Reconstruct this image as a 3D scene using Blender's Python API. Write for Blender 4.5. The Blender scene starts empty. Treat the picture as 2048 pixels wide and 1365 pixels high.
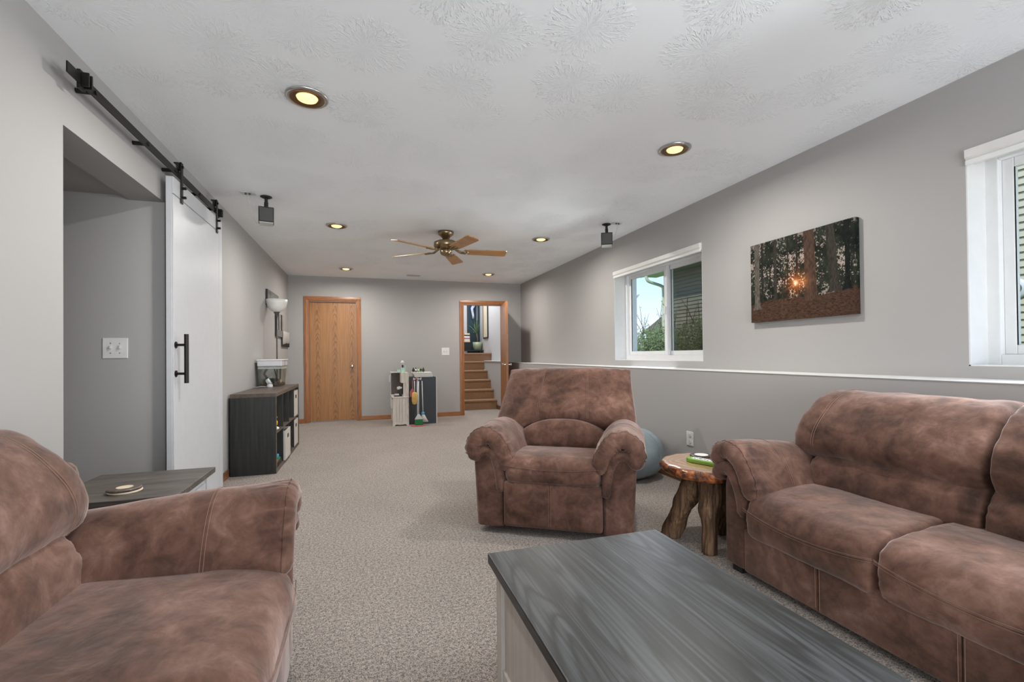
import bpy, bmesh, math, random
import numpy as np
from mathutils import Vector, Matrix, noise
random.seed(7)
PI = math.pi
scene = bpy.context.scene
C = scene.collection

# ------------------------------------------------------------------ camera
H = 2.44                 # ceiling height
XL, XR, XW, YB = -1.207, 2.817, 2.562, 8.297    # left wall, upper right wall, lower right wall, far wall
YR = -2.6                # wall behind the photographer
ZLEDGE = 0.949
cam_d = bpy.data.cameras.new('camera')
cam = bpy.data.objects.new('camera', cam_d); C.objects.link(cam)
cam_d.sensor_width = 36.0
cam_d.lens = 921.98 / 2048 * 36.0
cam_d.shift_y = (702.62 - 682.5) / 2048
cam_d.clip_start = 0.02; cam_d.clip_end = 300
_r = Vector((0.95305911, -0.30262055, -0.00995705))
_u = Vector((0.00680699, -0.01146223, 0.99991114))
_f = Vector((0.30270779, 0.95304219, 0.00886424))
cam.matrix_world = Matrix(((_r.x, _u.x, -_f.x, 0), (_r.y, _u.y, -_f.y, 0), (_r.z, _u.z, -_f.z, 1.0904), (0, 0, 0, 1)))
scene.camera = cam

# ------------------------------------------------------------------ world, daylight, exposure
w = bpy.data.worlds.new('sky'); scene.world = w; w.use_nodes = True
nt = w.node_tree; nt.nodes.clear()
o_ = nt.nodes.new('ShaderNodeOutputWorld'); bg = nt.nodes.new('ShaderNodeBackground')
tc = nt.nodes.new('ShaderNodeTexCoord'); sx = nt.nodes.new('ShaderNodeSeparateXYZ'); rp = nt.nodes.new('ShaderNodeValToRGB')
nt.links.new(tc.outputs['Generated'], sx.inputs[0]); nt.links.new(sx.outputs['Z'], rp.inputs[0])
rp.color_ramp.elements[0].position = 0.0; rp.color_ramp.elements[0].color = (0.80, 0.88, 1.0, 1)
rp.color_ramp.elements[1].position = 0.55; rp.color_ramp.elements[1].color = (0.20, 0.42, 0.90, 1)
e = rp.color_ramp.elements.new(0.16); e.color = (0.46, 0.66, 1.0, 1)
nt.links.new(rp.outputs[0], bg.inputs[0]); bg.inputs[1].default_value = 1.65
nt.links.new(bg.outputs[0], o_.inputs[0])

def area_light(name, loc, size, power, color, direction, spread=PI):
    d = bpy.data.lights.new(name, 'AREA'); d.shape = 'RECTANGLE'; d.size, d.size_y = size
    d.energy = power; d.color = color; d.spread = spread
    o = bpy.data.objects.new(name, d); C.objects.link(o); o.location = loc
    o.rotation_euler = Vector(direction).to_track_quat('-Z', 'Y').to_euler()
    return o
sun_d = bpy.data.lights.new('sun', 'SUN'); sun_d.energy = 4.5; sun_d.angle = 0.02; sun_d.color = (1, 0.95, 0.86)
sun = bpy.data.objects.new('sun', sun_d); C.objects.link(sun)
sun.rotation_euler = Vector((0.55, 0.35, -0.75)).to_track_quat('-Z', 'Y').to_euler()
# daylight entering by the two side windows
area_light('daylight_window_far', (2.70, 4.09, 1.42), (0.75, 1.40), 14, (0.93, 0.97, 1.0), (-1, 0.0, -0.25), 2.3)
area_light('daylight_window_near', (2.57, 0.71, 1.45), (0.80, 1.40), 42, (0.93, 0.97, 1.0), (-1, 0.0, -0.55), 2.7)
area_light('rear_fill_light', (0.8, YR + 0.02, 1.1), (3.0, 2.0), 134, (0.98, 0.98, 1.0), (0, 1, 0.7))  # added fill light behind the photographer, tilted up to brighten the ceiling
LAMP_W = 19.0            # each recessed lamp
scene.view_settings.view_transform = 'Standard'
scene.view_settings.look = 'None'
scene.view_settings.gamma = 1.0
scene.view_settings.use_curve_mapping = False
scene.view_settings.exposure = 0.06
try:
    scene.cycles.max_bounces = 10; scene.cycles.diffuse_bounces = 6; scene.cycles.transparent_max_bounces = 16
    scene.cycles.sample_clamp_indirect = 6.0; scene.cycles.caustics_reflective = False; scene.cycles.caustics_refractive = False
except Exception: pass

# ------------------------------------------------------------------ materials
def srgb(r, g, b):
    f = lambda c: (c / 255 / 12.92) if c / 255 <= 0.04045 else ((c / 255 + 0.055) / 1.055) ** 2.4
    return (f(r), f(g), f(b), 1)
MATS = {}
class NT:
    def __init__(s, name):
        s.m = bpy.data.materials.new(name); s.m.use_nodes = True; s.t = s.m.node_tree
        s.b = s.t.nodes['Principled BSDF']; s.out = s.t.nodes['Material Output']; MATS[name] = s.m
    def n(s, typ, **kw):
        x = s.t.nodes.new(typ)
        for k, v in kw.items(): setattr(x, k, v)
        return x
    def l(s, a, b): s.t.links.new(a, b)
    def coord(s, scale=(1, 1, 1), rot=(0, 0, 0), kind='Object'):
        c = s.n('ShaderNodeTexCoord'); m = s.n('ShaderNodeMapping')
        m.inputs['Scale'].default_value = scale; m.inputs['Rotation'].default_value = rot
        s.l(c.outputs[kind], m.inputs[0]); return m.outputs[0]
    def noise(s, vec, scale, detail=3, rough=0.5, dist=0.0):
        x = s.n('ShaderNodeTexNoise'); x.inputs['Scale'].default_value = scale; x.inputs['Detail'].default_value = detail
        x.inputs['Roughness'].default_value = rough; x.inputs['Distortion'].default_value = dist
        s.l(vec, x.inputs['Vector']); return x.outputs['Fac']
    def ramp(s, fac, stops):
        x = s.n('ShaderNodeValToRGB'); els = x.color_ramp.elements
        while len(els) < len(stops): els.new(0.5)
        for e, (p, c) in zip(els, stops):
            e.position = p; e.color = c if len(c) == 4 else (*c, 1)
        s.l(fac, x.inputs[0]); return x.outputs[0]
    def math(s, op, a, b=None, c=None):
        x = s.n('ShaderNodeMath', operation=op)
        for i, v in enumerate((a, b, c)):
            if v is None: continue
            if isinstance(v, (int, float)): x.inputs[i].default_value = v
            else: s.l(v, x.inputs[i])
        return x.outputs[0]
    def mix(s, fac, a, b, blend='MIX'):
        x = s.n('ShaderNodeMix', data_type='RGBA', blend_type=blend)
        for i, v in ((0, fac), (6, a), (7, b)):
            if isinstance(v, (int, float)): x.inputs[i].default_value = v
            elif isinstance(v, tuple): x.inputs[i].default_value = v
            else: s.l(v, x.inputs[i])
        return x.outputs[2]
    def bump(s, h, strength=0.3, dist=0.01):
        x = s.n('ShaderNodeBump'); x.inputs['Strength'].default_value = strength; x.inputs['Distance'].default_value = dist
        s.l(h, x.inputs['Height']); s.l(x.outputs[0], s.b.inputs['Normal']); return x
    def set(s, **kw):
        for k, v in kw.items():
            i = s.b.inputs[k.replace('_', ' ')]
            if isinstance(v, (int, float, tuple)): i.default_value = v
            else: s.l(v, i)
        return s.m
def plain(name, col, rough=0.5, metal=0.0, var=0.06, scale=14, **kw):
    t = NT(name); v = t.coord()
    f = t.noise(v, scale, 3)
    c = tuple(col[:3])
    lo = tuple(max(0, x * (1 - var)) for x in c) + (1,); hi = tuple(min(1, x * (1 + var)) for x in c) + (1,)
    t.set(Base_Color=t.ramp(f, [(0.3, lo), (0.7, hi)]), Roughness=rough, Metallic=metal)
    for k, x in kw.items(): t.b.inputs[k.replace('_', ' ')].default_value = x
    return t.m
def emit(name, col, strength):
    t = NT(name); t.set(Base_Color=(*col, 1), Emission_Color=(*col, 1), Emission_Strength=strength); return t.m

def wallpaint(name, col):
    t = NT(name); v = t.coord()
    t.set(Base_Color=t.ramp(t.noise(v, 1.5, 2), [(0.3, tuple(c * .975 for c in col[:3]) + (1,)), (0.7, col)]), Roughness=0.75)
    t.bump(t.noise(v, 260, 2), 0.12, 0.002); return t.m
wallpaint('wall_paint', (0.405, 0.394, 0.386, 1))
wallpaint('stair_paint', (0.55, 0.54, 0.53, 1))
t = NT('ceiling_paint'); v = t.coord()
vo = t.n('ShaderNodeTexVoronoi', voronoi_dimensions='2D'); vo.inputs['Scale'].default_value = 2.5; vo.inputs['Randomness'].default_value = 0.85
t.l(v, vo.inputs['Vector'])
sc_ = t.n('ShaderNodeVectorMath', operation='SCALE'); sc_.inputs[3].default_value = 2.9; t.l(v, sc_.inputs[0])
sub = t.n('ShaderNodeVectorMath', operation='SUBTRACT'); t.l(v, sub.inputs[0]); t.l(vo.outputs['Position'], sub.inputs[1])
sp = t.n('ShaderNodeSeparateXYZ'); t.l(sub.outputs[0], sp.inputs[0])
ang = t.math('ARCTAN2', sp.outputs[1], sp.outputs[0])
cmb = t.n('ShaderNodeCombineXYZ')
t.l(t.math('MULTIPLY', t.math('SINE', ang), 2.6), cmb.inputs[0]); t.l(t.math('MULTIPLY', t.math('COSINE', ang), 2.6), cmb.inputs[1])
rad = vo.outputs['Distance']
t.l(t.math('MULTIPLY', rad, 3.0), cmb.inputs[2])
add = t.n('ShaderNodeVectorMath', operation='ADD'); t.l(cmb.outputs[0], add.inputs[0])
sc2 = t.n('ShaderNodeVectorMath', operation='SCALE'); sc2.inputs[3].default_value = 9.0; t.l(vo.outputs['Position'], sc2.inputs[0]); t.l(sc2.outputs[0], add.inputs[1])
ridge = t.noise(add.outputs[0], 4.2, 3, 0.6, 0.8)
ridge = t.ramp(ridge, [(0.50, (0, 0, 0, 1)), (0.60, (1, 1, 1, 1))])
mr = t.n('ShaderNodeMapRange', interpolation_type='SMOOTHSTEP'); mr.inputs[1].default_value = 0.55; mr.inputs[2].default_value = 0.36; t.l(rad, mr.inputs[0])
nm = t.ramp(t.noise(v, 1.7, 1), [(0.38, (0.15, 0.15, 0.15, 1)), (0.6, (1, 1, 1, 1))])
hgt = t.math('MULTIPLY', t.math('MULTIPLY', ridge, mr.outputs[0]), nm)
t.bump(hgt, 0.50, 0.010)
t.set(Base_Color=(0.915, 0.955, 0.985, 1), Roughness=0.8)

t = NT('carpet'); v = t.coord()
n1 = t.noise(v, 210, 3, 0.65, 0.4); n0 = t.noise(v, 75, 2, 0.5); n2 = t.noise(v, 1.6, 3, 0.5, 0.6)
nn_ = t.math('ADD', t.math('MULTIPLY', n1, 0.72), t.math('MULTIPLY', n0, 0.28))
c1 = t.ramp(nn_, [(0.385, srgb(42, 34, 29)), (0.455, srgb(126, 112, 101)), (0.52, srgb(182, 168, 156)), (0.64, srgb(224, 213, 203))])
c2 = t.mix(0.5, c1, t.ramp(n2, [(0.35, (0.80, 0.79, 0.78, 1)), (0.65, (1, 1, 1, 1))]), 'MULTIPLY')
t.bump(nn_, 1.0, 0.016)
t.set(Base_Color=c2, Roughness=0.95, Sheen_Weight=0.25, Sheen_Roughness=0.6)

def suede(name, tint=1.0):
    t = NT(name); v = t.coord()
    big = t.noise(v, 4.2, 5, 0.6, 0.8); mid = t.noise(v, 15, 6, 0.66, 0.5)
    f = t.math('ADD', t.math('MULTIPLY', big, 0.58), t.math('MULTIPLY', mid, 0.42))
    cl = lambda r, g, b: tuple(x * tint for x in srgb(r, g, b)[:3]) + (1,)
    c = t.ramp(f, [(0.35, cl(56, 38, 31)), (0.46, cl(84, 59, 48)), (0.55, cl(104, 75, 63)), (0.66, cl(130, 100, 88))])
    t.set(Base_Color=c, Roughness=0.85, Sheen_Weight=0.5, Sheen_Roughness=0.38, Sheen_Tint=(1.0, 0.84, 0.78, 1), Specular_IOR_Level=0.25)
    v2 = t.coord((1.0, 1.0, 1.0))
    wr = t.noise(v2, 9.0, 3, 0.5, 0.5)
    t.bump(t.math('ADD', wr, t.math('MULTIPLY', t.noise(v, 300, 2), 0.03)), 0.22, 0.03)
    return t.m
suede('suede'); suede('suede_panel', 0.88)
plain('stitch', srgb(140, 110, 94), 0.8)

def woodgrain(name, axis, dark, mid, light, freq=1.0, rough=0.4, bump=0.12, coat=0.0, lines=0.13, stops=(0.30, 0.48, 0.66)):
    t = NT(name)
    s = [95 * freq] * 3; s[axis] = 2.2 * freq
    v = t.coord(tuple(s)); n = t.noise(v, 1.0, 4, 0.65, 0.25)
    s1 = [14 * freq] * 3; s1[axis] = 0.8 * freq
    n1 = t.noise(t.coord(tuple(s1)), 1.0, 3, 0.5, 0.4)
    s2 = [6 * freq] * 3; s2[axis] = 0.6 * freq
    wv = t.noise(t.coord(tuple(s2)), 1.0, 2, 0.45, 0.6)
    rings = t.math('FRACT', t.math('MULTIPLY', wv, 16.0))
    rings = t.math('POWER', t.math('ABSOLUTE', t.math('SUBTRACT', t.math('MULTIPLY', rings, 2.0), 1.0)), 3.0)
    f = t.math('ADD', t.math('ADD', t.math('MULTIPLY', n, 0.62), t.math('MULTIPLY', n1, 0.38)), t.math('MULTIPLY', rings, -lines))
    c = t.ramp(f, [(stops[0], dark), (stops[1], mid), (stops[2], light)])
    t.set(Base_Color=c, Roughness=rough, Coat_Weight=coat, Coat_Roughness=0.25)
    t.bump(f, bump * 0.5, 0.003); return t.m
woodgrain('grey_wood', 1, srgb(17, 18, 18), srgb(36, 38, 39), srgb(66, 69, 71), 1.0, 0.40, 0.05, 0.0, 0.20, (0.34, 0.45, 0.60)); MATS['grey_wood'].node_tree.nodes['Principled BSDF'].inputs['Specular IOR Level'].default_value = 0.45
woodgrain('grey_wood_cross', 0, srgb(56, 52, 48), srgb(84, 78, 72), srgb(112, 105, 98), 1.0, 0.45, 0.15)
woodgrain('greige_board', 2, srgb(178, 170, 161), srgb(190, 183, 174), srgb(200, 194, 186), 0.5, 0.5, 0.04)
woodgrain('whitewash', 2, srgb(182, 172, 160), srgb(206, 199, 190), srgb(222, 217, 209), 1.2, 0.55, 0.05)
woodgrain('black_board', 2, srgb(26, 27, 25), srgb(37, 38, 36), srgb(52, 52, 49), 1.0, 0.45, 0.08)
woodgrain('shelf_top', 1, srgb(66, 55, 48), srgb(88, 76, 68), srgb(108, 95, 86), 1.0, 0.45, 0.08)
woodgrain('oak_trim', 2, srgb(128, 80, 44), srgb(156, 102, 62), srgb(174, 120, 76), 1.4, 0.4, 0.06, 0.15)
woodgrain('oak_trim_x', 0, srgb(128, 80, 44), srgb(156, 102, 62), srgb(174, 120, 76), 1.4, 0.4, 0.06, 0.15)
woodgrain('oak_base', 1, srgb(98, 62, 38), srgb(126, 84, 54), srgb(146, 102, 68), 1.4, 0.4, 0.06, 0.1)
woodgrain('blade_wood', 0, srgb(150, 104, 58), srgb(180, 132, 80), srgb(200, 152, 98), 1.2, 0.35, 0.03, 0.2)
woodgrain('bark', 2, srgb(46, 32, 22), srgb(100, 74, 52), srgb(150, 120, 90), 0.9, 0.75, 0.9)
# oak veneer of the flush doors: cathedral grain in repeating columns
t = NT('oak_veneer'); v = t.coord(); sp = t.n('ShaderNodeSeparateXYZ'); t.l(v, sp.inputs[0])
ux = t.math('SUBTRACT', t.math('FRACT', t.math('ADD', t.math('MULTIPLY', sp.outputs[0], 3.7), 0.4)), 0.5)
ab = t.math('ABSOLUTE', ux)
wob = t.noise(t.coord((3, 3, 1.2)), 2.0, 3, 0.5)
vv = t.math('ADD', t.math('ADD', t.math('MULTIPLY', sp.outputs[2], 7.5), t.math('MULTIPLY', ab, 6.5)), t.math('MULTIPLY', wob, 5.0))
ln = t.math('ABSOLUTE', t.math('SUBTRACT', t.math('FRACT', vv), 0.5))
msk = t.n('ShaderNodeMapRange', interpolation_type='SMOOTHSTEP'); msk.inputs[1].default_value = 0.22; msk.inputs[2].default_value = 0.02; t.l(ab, msk.inputs[0])
fine = t.noise(t.coord((85, 85, 2.2)), 1.0, 4, 0.6, 0.2)
lm = t.n('ShaderNodeMapRange', interpolation_type='SMOOTHSTEP'); lm.inputs[1].default_value = 0.20; lm.inputs[2].default_value = 0.46; t.l(ln, lm.inputs[0])
basec = t.ramp(fine, [(0.25, srgb(136, 92, 52)), (0.5, srgb(162, 114, 68)), (0.75, srgb(178, 130, 82))])
cath = t.math('MULTIPLY', t.math('MULTIPLY', lm.outputs[0], msk.outputs[0]), 0.62)
t.set(Base_Color=t.mix(cath, basec, srgb(104, 66, 36)), Roughness=0.42, Coat_Weight=0.2, Coat_Roughness=0.3)
t.bump(fine, 0.05, 0.002)

t = NT('slab_top'); v = t.coord()
rg = t.n('ShaderNodeTexWave', wave_type='RINGS', rings_direction='Z'); rg.inputs['Scale'].default_value = 9; rg.inputs['Distortion'].default_value = 7; rg.inputs['Detail'].default_value = 3
t.l(v, rg.inputs['Vector'])
t.set(Base_Color=t.ramp(rg.outputs['Fac'], [(0.1, srgb(168, 126, 96)), (0.5, srgb(184, 144, 112)), (0.9, srgb(196, 160, 130))]), Roughness=0.12, Coat_Weight=1.0, Coat_Roughness=0.05)
t = NT('slab_edge'); v = t.coord()
n1 = t.noise(v, 26, 5, 0.65, 0.6)
t.set(Base_Color=t.ramp(n1, [(0.32, srgb(38, 26, 18)), (0.46, srgb(110, 62, 30)), (0.58, srgb(180, 98, 42)), (0.72, srgb(208, 150, 96))]), Roughness=0.3, Coat_Weight=0.6, Coat_Roughness=0.1)
t.bump(n1, 0.9, 0.02)

plain('white_paint', (0.56, 0.57, 0.59), 0.4, var=0.02)
plain('white_vinyl', (0.78, 0.79, 0.79), 0.35, var=0.02)
plain('white_plastic', (0.72, 0.71, 0.69), 0.4, var=0.03)
plain('reveal_paint', (0.74, 0.74, 0.73), 0.7, var=0.02)
plain('black_metal', srgb(38, 36, 34)[:3], 0.45, 0.6, 0.1)
plain('black_plastic', srgb(28, 28, 28)[:3], 0.5)
plain('speaker_grey', srgb(78, 78, 76)[:3], 0.6)
plain('speaker_cloth', srgb(196, 196, 192)[:3], 0.9)
plain('chrome', (0.75, 0.74, 0.72), 0.18, 1.0, 0.03)
plain('nickel', (0.55, 0.54, 0.52), 0.3, 1.0, 0.05)
plain('bronze', srgb(120, 92, 62)[:3], 0.35, 0.8, 0.08)
plain('brass', srgb(176, 150, 108)[:3], 0.22, 1.0, 0.1)
plain('lamp_glass', (0.78, 0.78, 0.76), 0.35, var=0.05, Subsurface_Weight=0.0)
plain('rubber', (0.02, 0.02, 0.02), 0.6)
emit('bulb', (1.0, 0.70, 0.30), 1.45)
plain('bin_fabric', srgb(196, 190, 182)[:3], 0.9)
plain('bean_fabric', srgb(138, 150, 156)[:3], 0.9, var=0.12, scale=6)
plain('chalkboard', srgb(56, 61, 68)[:3], 0.6, var=0.12, scale=5)
plain('mint', srgb(176, 208, 192)[:3], 0.5)
plain('toy_green', srgb(24, 110, 56)[:3], 0.7)
plain('toy_lime', srgb(112, 160, 60)[:3], 0.5)
plain('toy_yellow', srgb(228, 180, 40)[:3], 0.5)
plain('toy_blue', srgb(70, 160, 190)[:3], 0.5)
plain('toy_red', srgb(170, 60, 50)[:3], 0.5)
plain('toy_pink', srgb(170, 96, 98)[:3], 0.6)
plain('duster_yellow', srgb(206, 164, 92)[:3], 0.9, var=0.15)
plain('mop_string', srgb(206, 204, 198)[:3], 0.95)
plain('paper_white', srgb(222, 220, 216)[:3], 0.7)
plain('stair_carpet', srgb(150, 116, 86)[:3], 0.95, var=0.14, scale=60)
plain('teal_paint', srgb(36, 56, 64)[:3], 0.5)
plain('pot_glaze', srgb(150, 158, 128)[:3], 0.35)
plain('leaf_green', srgb(96, 122, 84)[:3], 0.5, var=0.25)
plain('trunk_brown', srgb(120, 98, 74)[:3], 0.8)
plain('fan_motor', srgb(150, 132, 104)[:3], 0.28, 1.0, 0.08)
plain('siding', srgb(176, 170, 146)[:3], 0.6, var=0.03)
plain('eave_green', srgb(176, 186, 160)[:3], 0.5)
plain('roof_shingle', srgb(110, 106, 100)[:3], 0.9, var=0.2, scale=30)
plain('hedge_leaf', srgb(96, 118, 62)[:3], 0.7, var=0.45, scale=9)
plain('hedge_leaf_light', srgb(140, 144, 100)[:3], 0.7, var=0.4, scale=9)
plain('twig', srgb(92, 76, 62)[:3], 0.9)
plain('grass', srgb(96, 116, 62)[:3], 0.95, var=0.3, scale=3)
plain('moss', srgb(60, 110, 60)[:3], 0.8, var=0.3)
plain('art_dark', srgb(44, 44, 42)[:3], 0.6)
plain('candle_glass', srgb(60, 52, 44)[:3], 0.1)
plain('cream', srgb(216, 200, 174)[:3], 0.5)
plain('green_case', srgb(112, 156, 56)[:3], 0.4)
plain('mauve_toy', srgb(120, 84, 84)[:3], 0.7)
t = NT('glass'); t.t.nodes.remove(t.b)
tr = t.n('ShaderNodeBsdfTransparent'); tr.inputs[0].default_value = (0.95, 0.97, 0.96, 1)
gl = t.n('ShaderNodeBsdfGlossy'); gl.inputs['Roughness'].default_value = 0.01
fr = t.n('ShaderNodeLayerWeight'); fr.inputs[0].default_value = 0.5
mx = t.n('ShaderNodeMixShader'); t.l(t.math('MULTIPLY_ADD', t.math('POWER', fr.outputs['Facing'], 4.0), 0.35, 0.025), mx.inputs[0]); t.l(tr.outputs[0], mx.inputs[1]); t.l(gl.outputs[0], mx.inputs[2]); t.l(mx.outputs[0], t.out.inputs[0])
t = NT('tank_plastic'); t.t.nodes.remove(t.b)
tr = t.n('ShaderNodeBsdfTransparent'); tr.inputs[0].default_value = (0.86, 0.88, 0.87, 1)
gl = t.n('ShaderNodeBsdfGlossy'); gl.inputs['Roughness'].default_value = 0.06
mx = t.n('ShaderNodeMixShader'); mx.inputs[0].default_value = 0.12; t.l(tr.outputs[0], mx.inputs[1]); t.l(gl.outputs[0], mx.inputs[2]); t.l(mx.outputs[0], t.out.inputs[0])
t = NT('insect_screen'); t.t.nodes.remove(t.b)
tr = t.n('ShaderNodeBsdfTransparent'); df = t.n('ShaderNodeBsdfDiffuse'); df.inputs[0].default_value = (0.035, 0.037, 0.035, 1)
mx = t.n('ShaderNodeMixShader'); mx.inputs[0].default_value = 0.50; t.l(tr.outputs[0], mx.inputs[1]); t.l(df.outputs[0], mx.inputs[2]); t.l(mx.outputs[0], t.out.inputs[0])
t = NT('print'); a = t.n('ShaderNodeVertexColor'); a.layer_name = 'Col'; t.set(Base_Color=a.outputs[0], Roughness=0.7, Specular_IOR_Level=0.08)

# ------------------------------------------------------------------ mesh helpers
def root_off(o):
    off = Vector((0, 0, 0))
    while o is not None:
        off += o.location; o = o.parent
    return off
class MB:
    """collects shapes in world (or local) coordinates, then becomes ONE mesh object"""
    def __init__(s): s.v = []; s.f = []
    def add(s, vs, fs):
        k = len(s.v); s.v += [tuple(x) for x in vs]; s.f += [tuple(i + k for i in f) for f in fs]; return s
    def box(s, x0, x1, y0, y1, z0, z1):
        return s.add([(x0, y0, z0), (x1, y0, z0), (x1, y1, z0), (x0, y1, z0), (x0, y0, z1), (x1, y0, z1), (x1, y1, z1), (x0, y1, z1)],
                     [(3, 2, 1, 0), (4, 5, 6, 7), (0, 1, 5, 4), (1, 2, 6, 5), (2, 3, 7, 6), (3, 0, 4, 7)])
    def lathe(s, c, prof, n=24, axis='z', cap=True):
        vs = []; fs = []
        for (r, h) in prof:
            for i in range(n):
                a = 2 * PI * i / n; p = (r * math.cos(a), r * math.sin(a), h)
                if axis == 'x': p = (p[2], p[0], p[1])
                elif axis == 'y': p = (p[1], p[2], p[0])
                vs.append((c[0] + p[0], c[1] + p[1], c[2] + p[2]))
        m = len(prof)
        for j in range(m - 1):
            for i in range(n):
                i2 = (i + 1) % n
                fs.append((j * n + i, j * n + i2, (j + 1) * n + i2, (j + 1) * n + i))
        if cap:
            fs.append(tuple(reversed(range(n)))); fs.append(tuple((m - 1) * n + i for i in range(n)))
        return s.add(vs, fs)
    def cyl(s, a, b, r, n=12, r2=None):
        a = Vector(a); b = Vector(b); d = (b - a).normalized(); r2 = r if r2 is None else r2
        e1 = d.orthogonal().normalized(); e2 = d.cross(e1)
        vs = []
        for (p, rr) in ((a, r), (b, r2)):
            for i in range(n):
                t_ = 2 * PI * i / n; vs.append(p + e1 * (rr * math.cos(t_)) + e2 * (rr * math.sin(t_)))
        fs = [(i, (i + 1) % n, n + (i + 1) % n, n + i) for i in range(n)] + [tuple(reversed(range(n))), tuple(range(n, 2 * n))]
        return s.add(vs, fs)
    def tube(s, pts, r, n=8, closed=False):
        pts = [Vector(p) for p in pts]; rings = []
        rr = r if isinstance(r, (list, tuple)) else [r] * len(pts)
        up = None
        for i, p in enumerate(pts):
            d = (pts[min(i + 1, len(pts) - 1)] - pts[max(i - 1, 0)]).normalized()
            if up is None: up = d.orthogonal().normalized()
            up = (up - d * up.dot(d)).normalized(); sd = d.cross(up)
            rings.append([p + up * (rr[i] * math.cos(2 * PI * k / n)) + sd * (rr[i] * math.sin(2 * PI * k / n)) for k in range(n)])
        return s.loft(rings)
    def loft(s, rings, cap=True):
        n = len(rings[0]); vs = [p for r in rings for p in r]; fs = []
        for j in range(len(rings) - 1):
            for i in range(n):
                i2 = (i + 1) % n
                fs.append((j * n + i, j * n + i2, (j + 1) * n + i2, (j + 1) * n + i))
        if cap:
            for j, rev in ((0, True), (len(rings) - 1, False)):
                c = sum((Vector(p) for p in rings[j]), Vector()) / n
                k = len(vs); vs.append(c)
                for i in range(n):
                    a, b = j * n + i, j * n + (i + 1) % n
                    fs.append((b, a, k) if rev else (a, b, k))
        return s.add(vs, fs)
    def prism(s, poly, axis, h0, h1):
        """poly in the two other axes, extruded along axis"""
        n = len(poly); vs = []
        for h in (h0, h1):
            for (a, b) in poly:
                vs.append({'x': (h, a, b), 'y': (a, h, b), 'z': (a, b, h)}[axis])
        return s.add(vs, [(i, (i + 1) % n, n + (i + 1) % n, n + i) for i in range(n)] + [tuple(reversed(range(n))), tuple(range(n, 2 * n))])
    def grid(s, P):
        """P: array rows x cols of points"""
        R, K = len(P), len(P[0]); vs = [p for r in P for p in r]
        fs = [(j * K + i, j * K + i + 1, (j + 1) * K + i + 1, (j + 1) * K + i) for j in range(R - 1) for i in range(K - 1)]
        return s.add(vs, fs)
    def build(s, name, mat, parent=None, local=False, bevel=0.0, smooth=False, disp=None, seg=2):
        me = bpy.data.meshes.new(name)
        off = Vector((0, 0, 0)) if (local or parent is None) else root_off(parent)
        me.from_pydata([(x - off.x, y - off.y, z - off.z) for (x, y, z) in s.v], [], s.f)
        bm = bmesh.new(); bm.from_mesh(me)
        bmesh.ops.recalc_face_normals(bm, faces=bm.faces)
        if bevel:
            bmesh.ops.bevel(bm, geom=[e for e in bm.edges if len(e.link_faces) == 2 and e.calc_face_angle(0) > 0.5], offset=bevel, segments=seg, affect='EDGES', profile=0.5, clamp_overlap=True)
        if disp:
            bm.normal_update()
            mv = [(v_, v_.normal.copy() * disp(v_.co)) for v_ in bm.verts]
            for v_, d in mv: v_.co += d
        for f in bm.faces: f.smooth = smooth
        bm.to_mesh(me); bm.free()
        me.materials.append(MATS[mat] if isinstance(mat, str) else mat)
        o = bpy.data.objects.new(name, me); C.objects.link(o)
        if parent is not None: o.parent = parent
        return o
def tag(o, label=None, cat=None, group=None, kind=None):
    if label: o['label'] = label
    if cat: o['category'] = cat
    if group: o['group'] = group
    if kind: o['kind'] = kind
    return o
def thing(name, label, cat, loc=(0, 0, 0), rz=0.0, group=None, kind=None):
    o = bpy.data.objects.new(name, None); C.objects.link(o); o.location = loc; o.rotation_euler = (0, 0, rz)
    o.empty_display_size = 0.05
    return tag(o, label, cat, group, kind)
def struct(name, mb, mat, label, cat, **kw):
    return tag(mb.build(name, mat, **kw), label, cat, None, 'structure')
def copy_tree(o, parent=None, loc=None, rz=None):
    c = o.copy(); C.objects.link(c); c.parent = parent
    if loc is not None: c.location = loc
    if rz is not None: c.rotation_euler = (0, 0, rz)
    for ch in list(o.children): copy_tree(ch, c)
    return c
def crom(P, n, closed=False):
    """Catmull-Rom resample of 2-D or 3-D points to n points"""
    P = np.array(P, float); m = len(P); out = []
    segs = m if closed else m - 1
    for k in range(n):
        tt = k / (n if closed else n - 1) * segs; i = min(int(tt), segs - 1); u = tt - i
        g = (lambda q: P[q % m]) if closed else (lambda q: P[max(0, min(m - 1, q))])
        a, b, c, d = g(i - 1), g(i), g(i + 1), g(i + 2)
        out.append(0.5 * ((2 * b) + (-a + c) * u + (2 * a - 5 * b + 4 * c - d) * u * u + (-a + 3 * b - 3 * c + d) * u ** 3))
    return np.array(out)
def nz(x, y=0.0, z=0.0): return noise.noise(Vector((x, y, z)))

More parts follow.
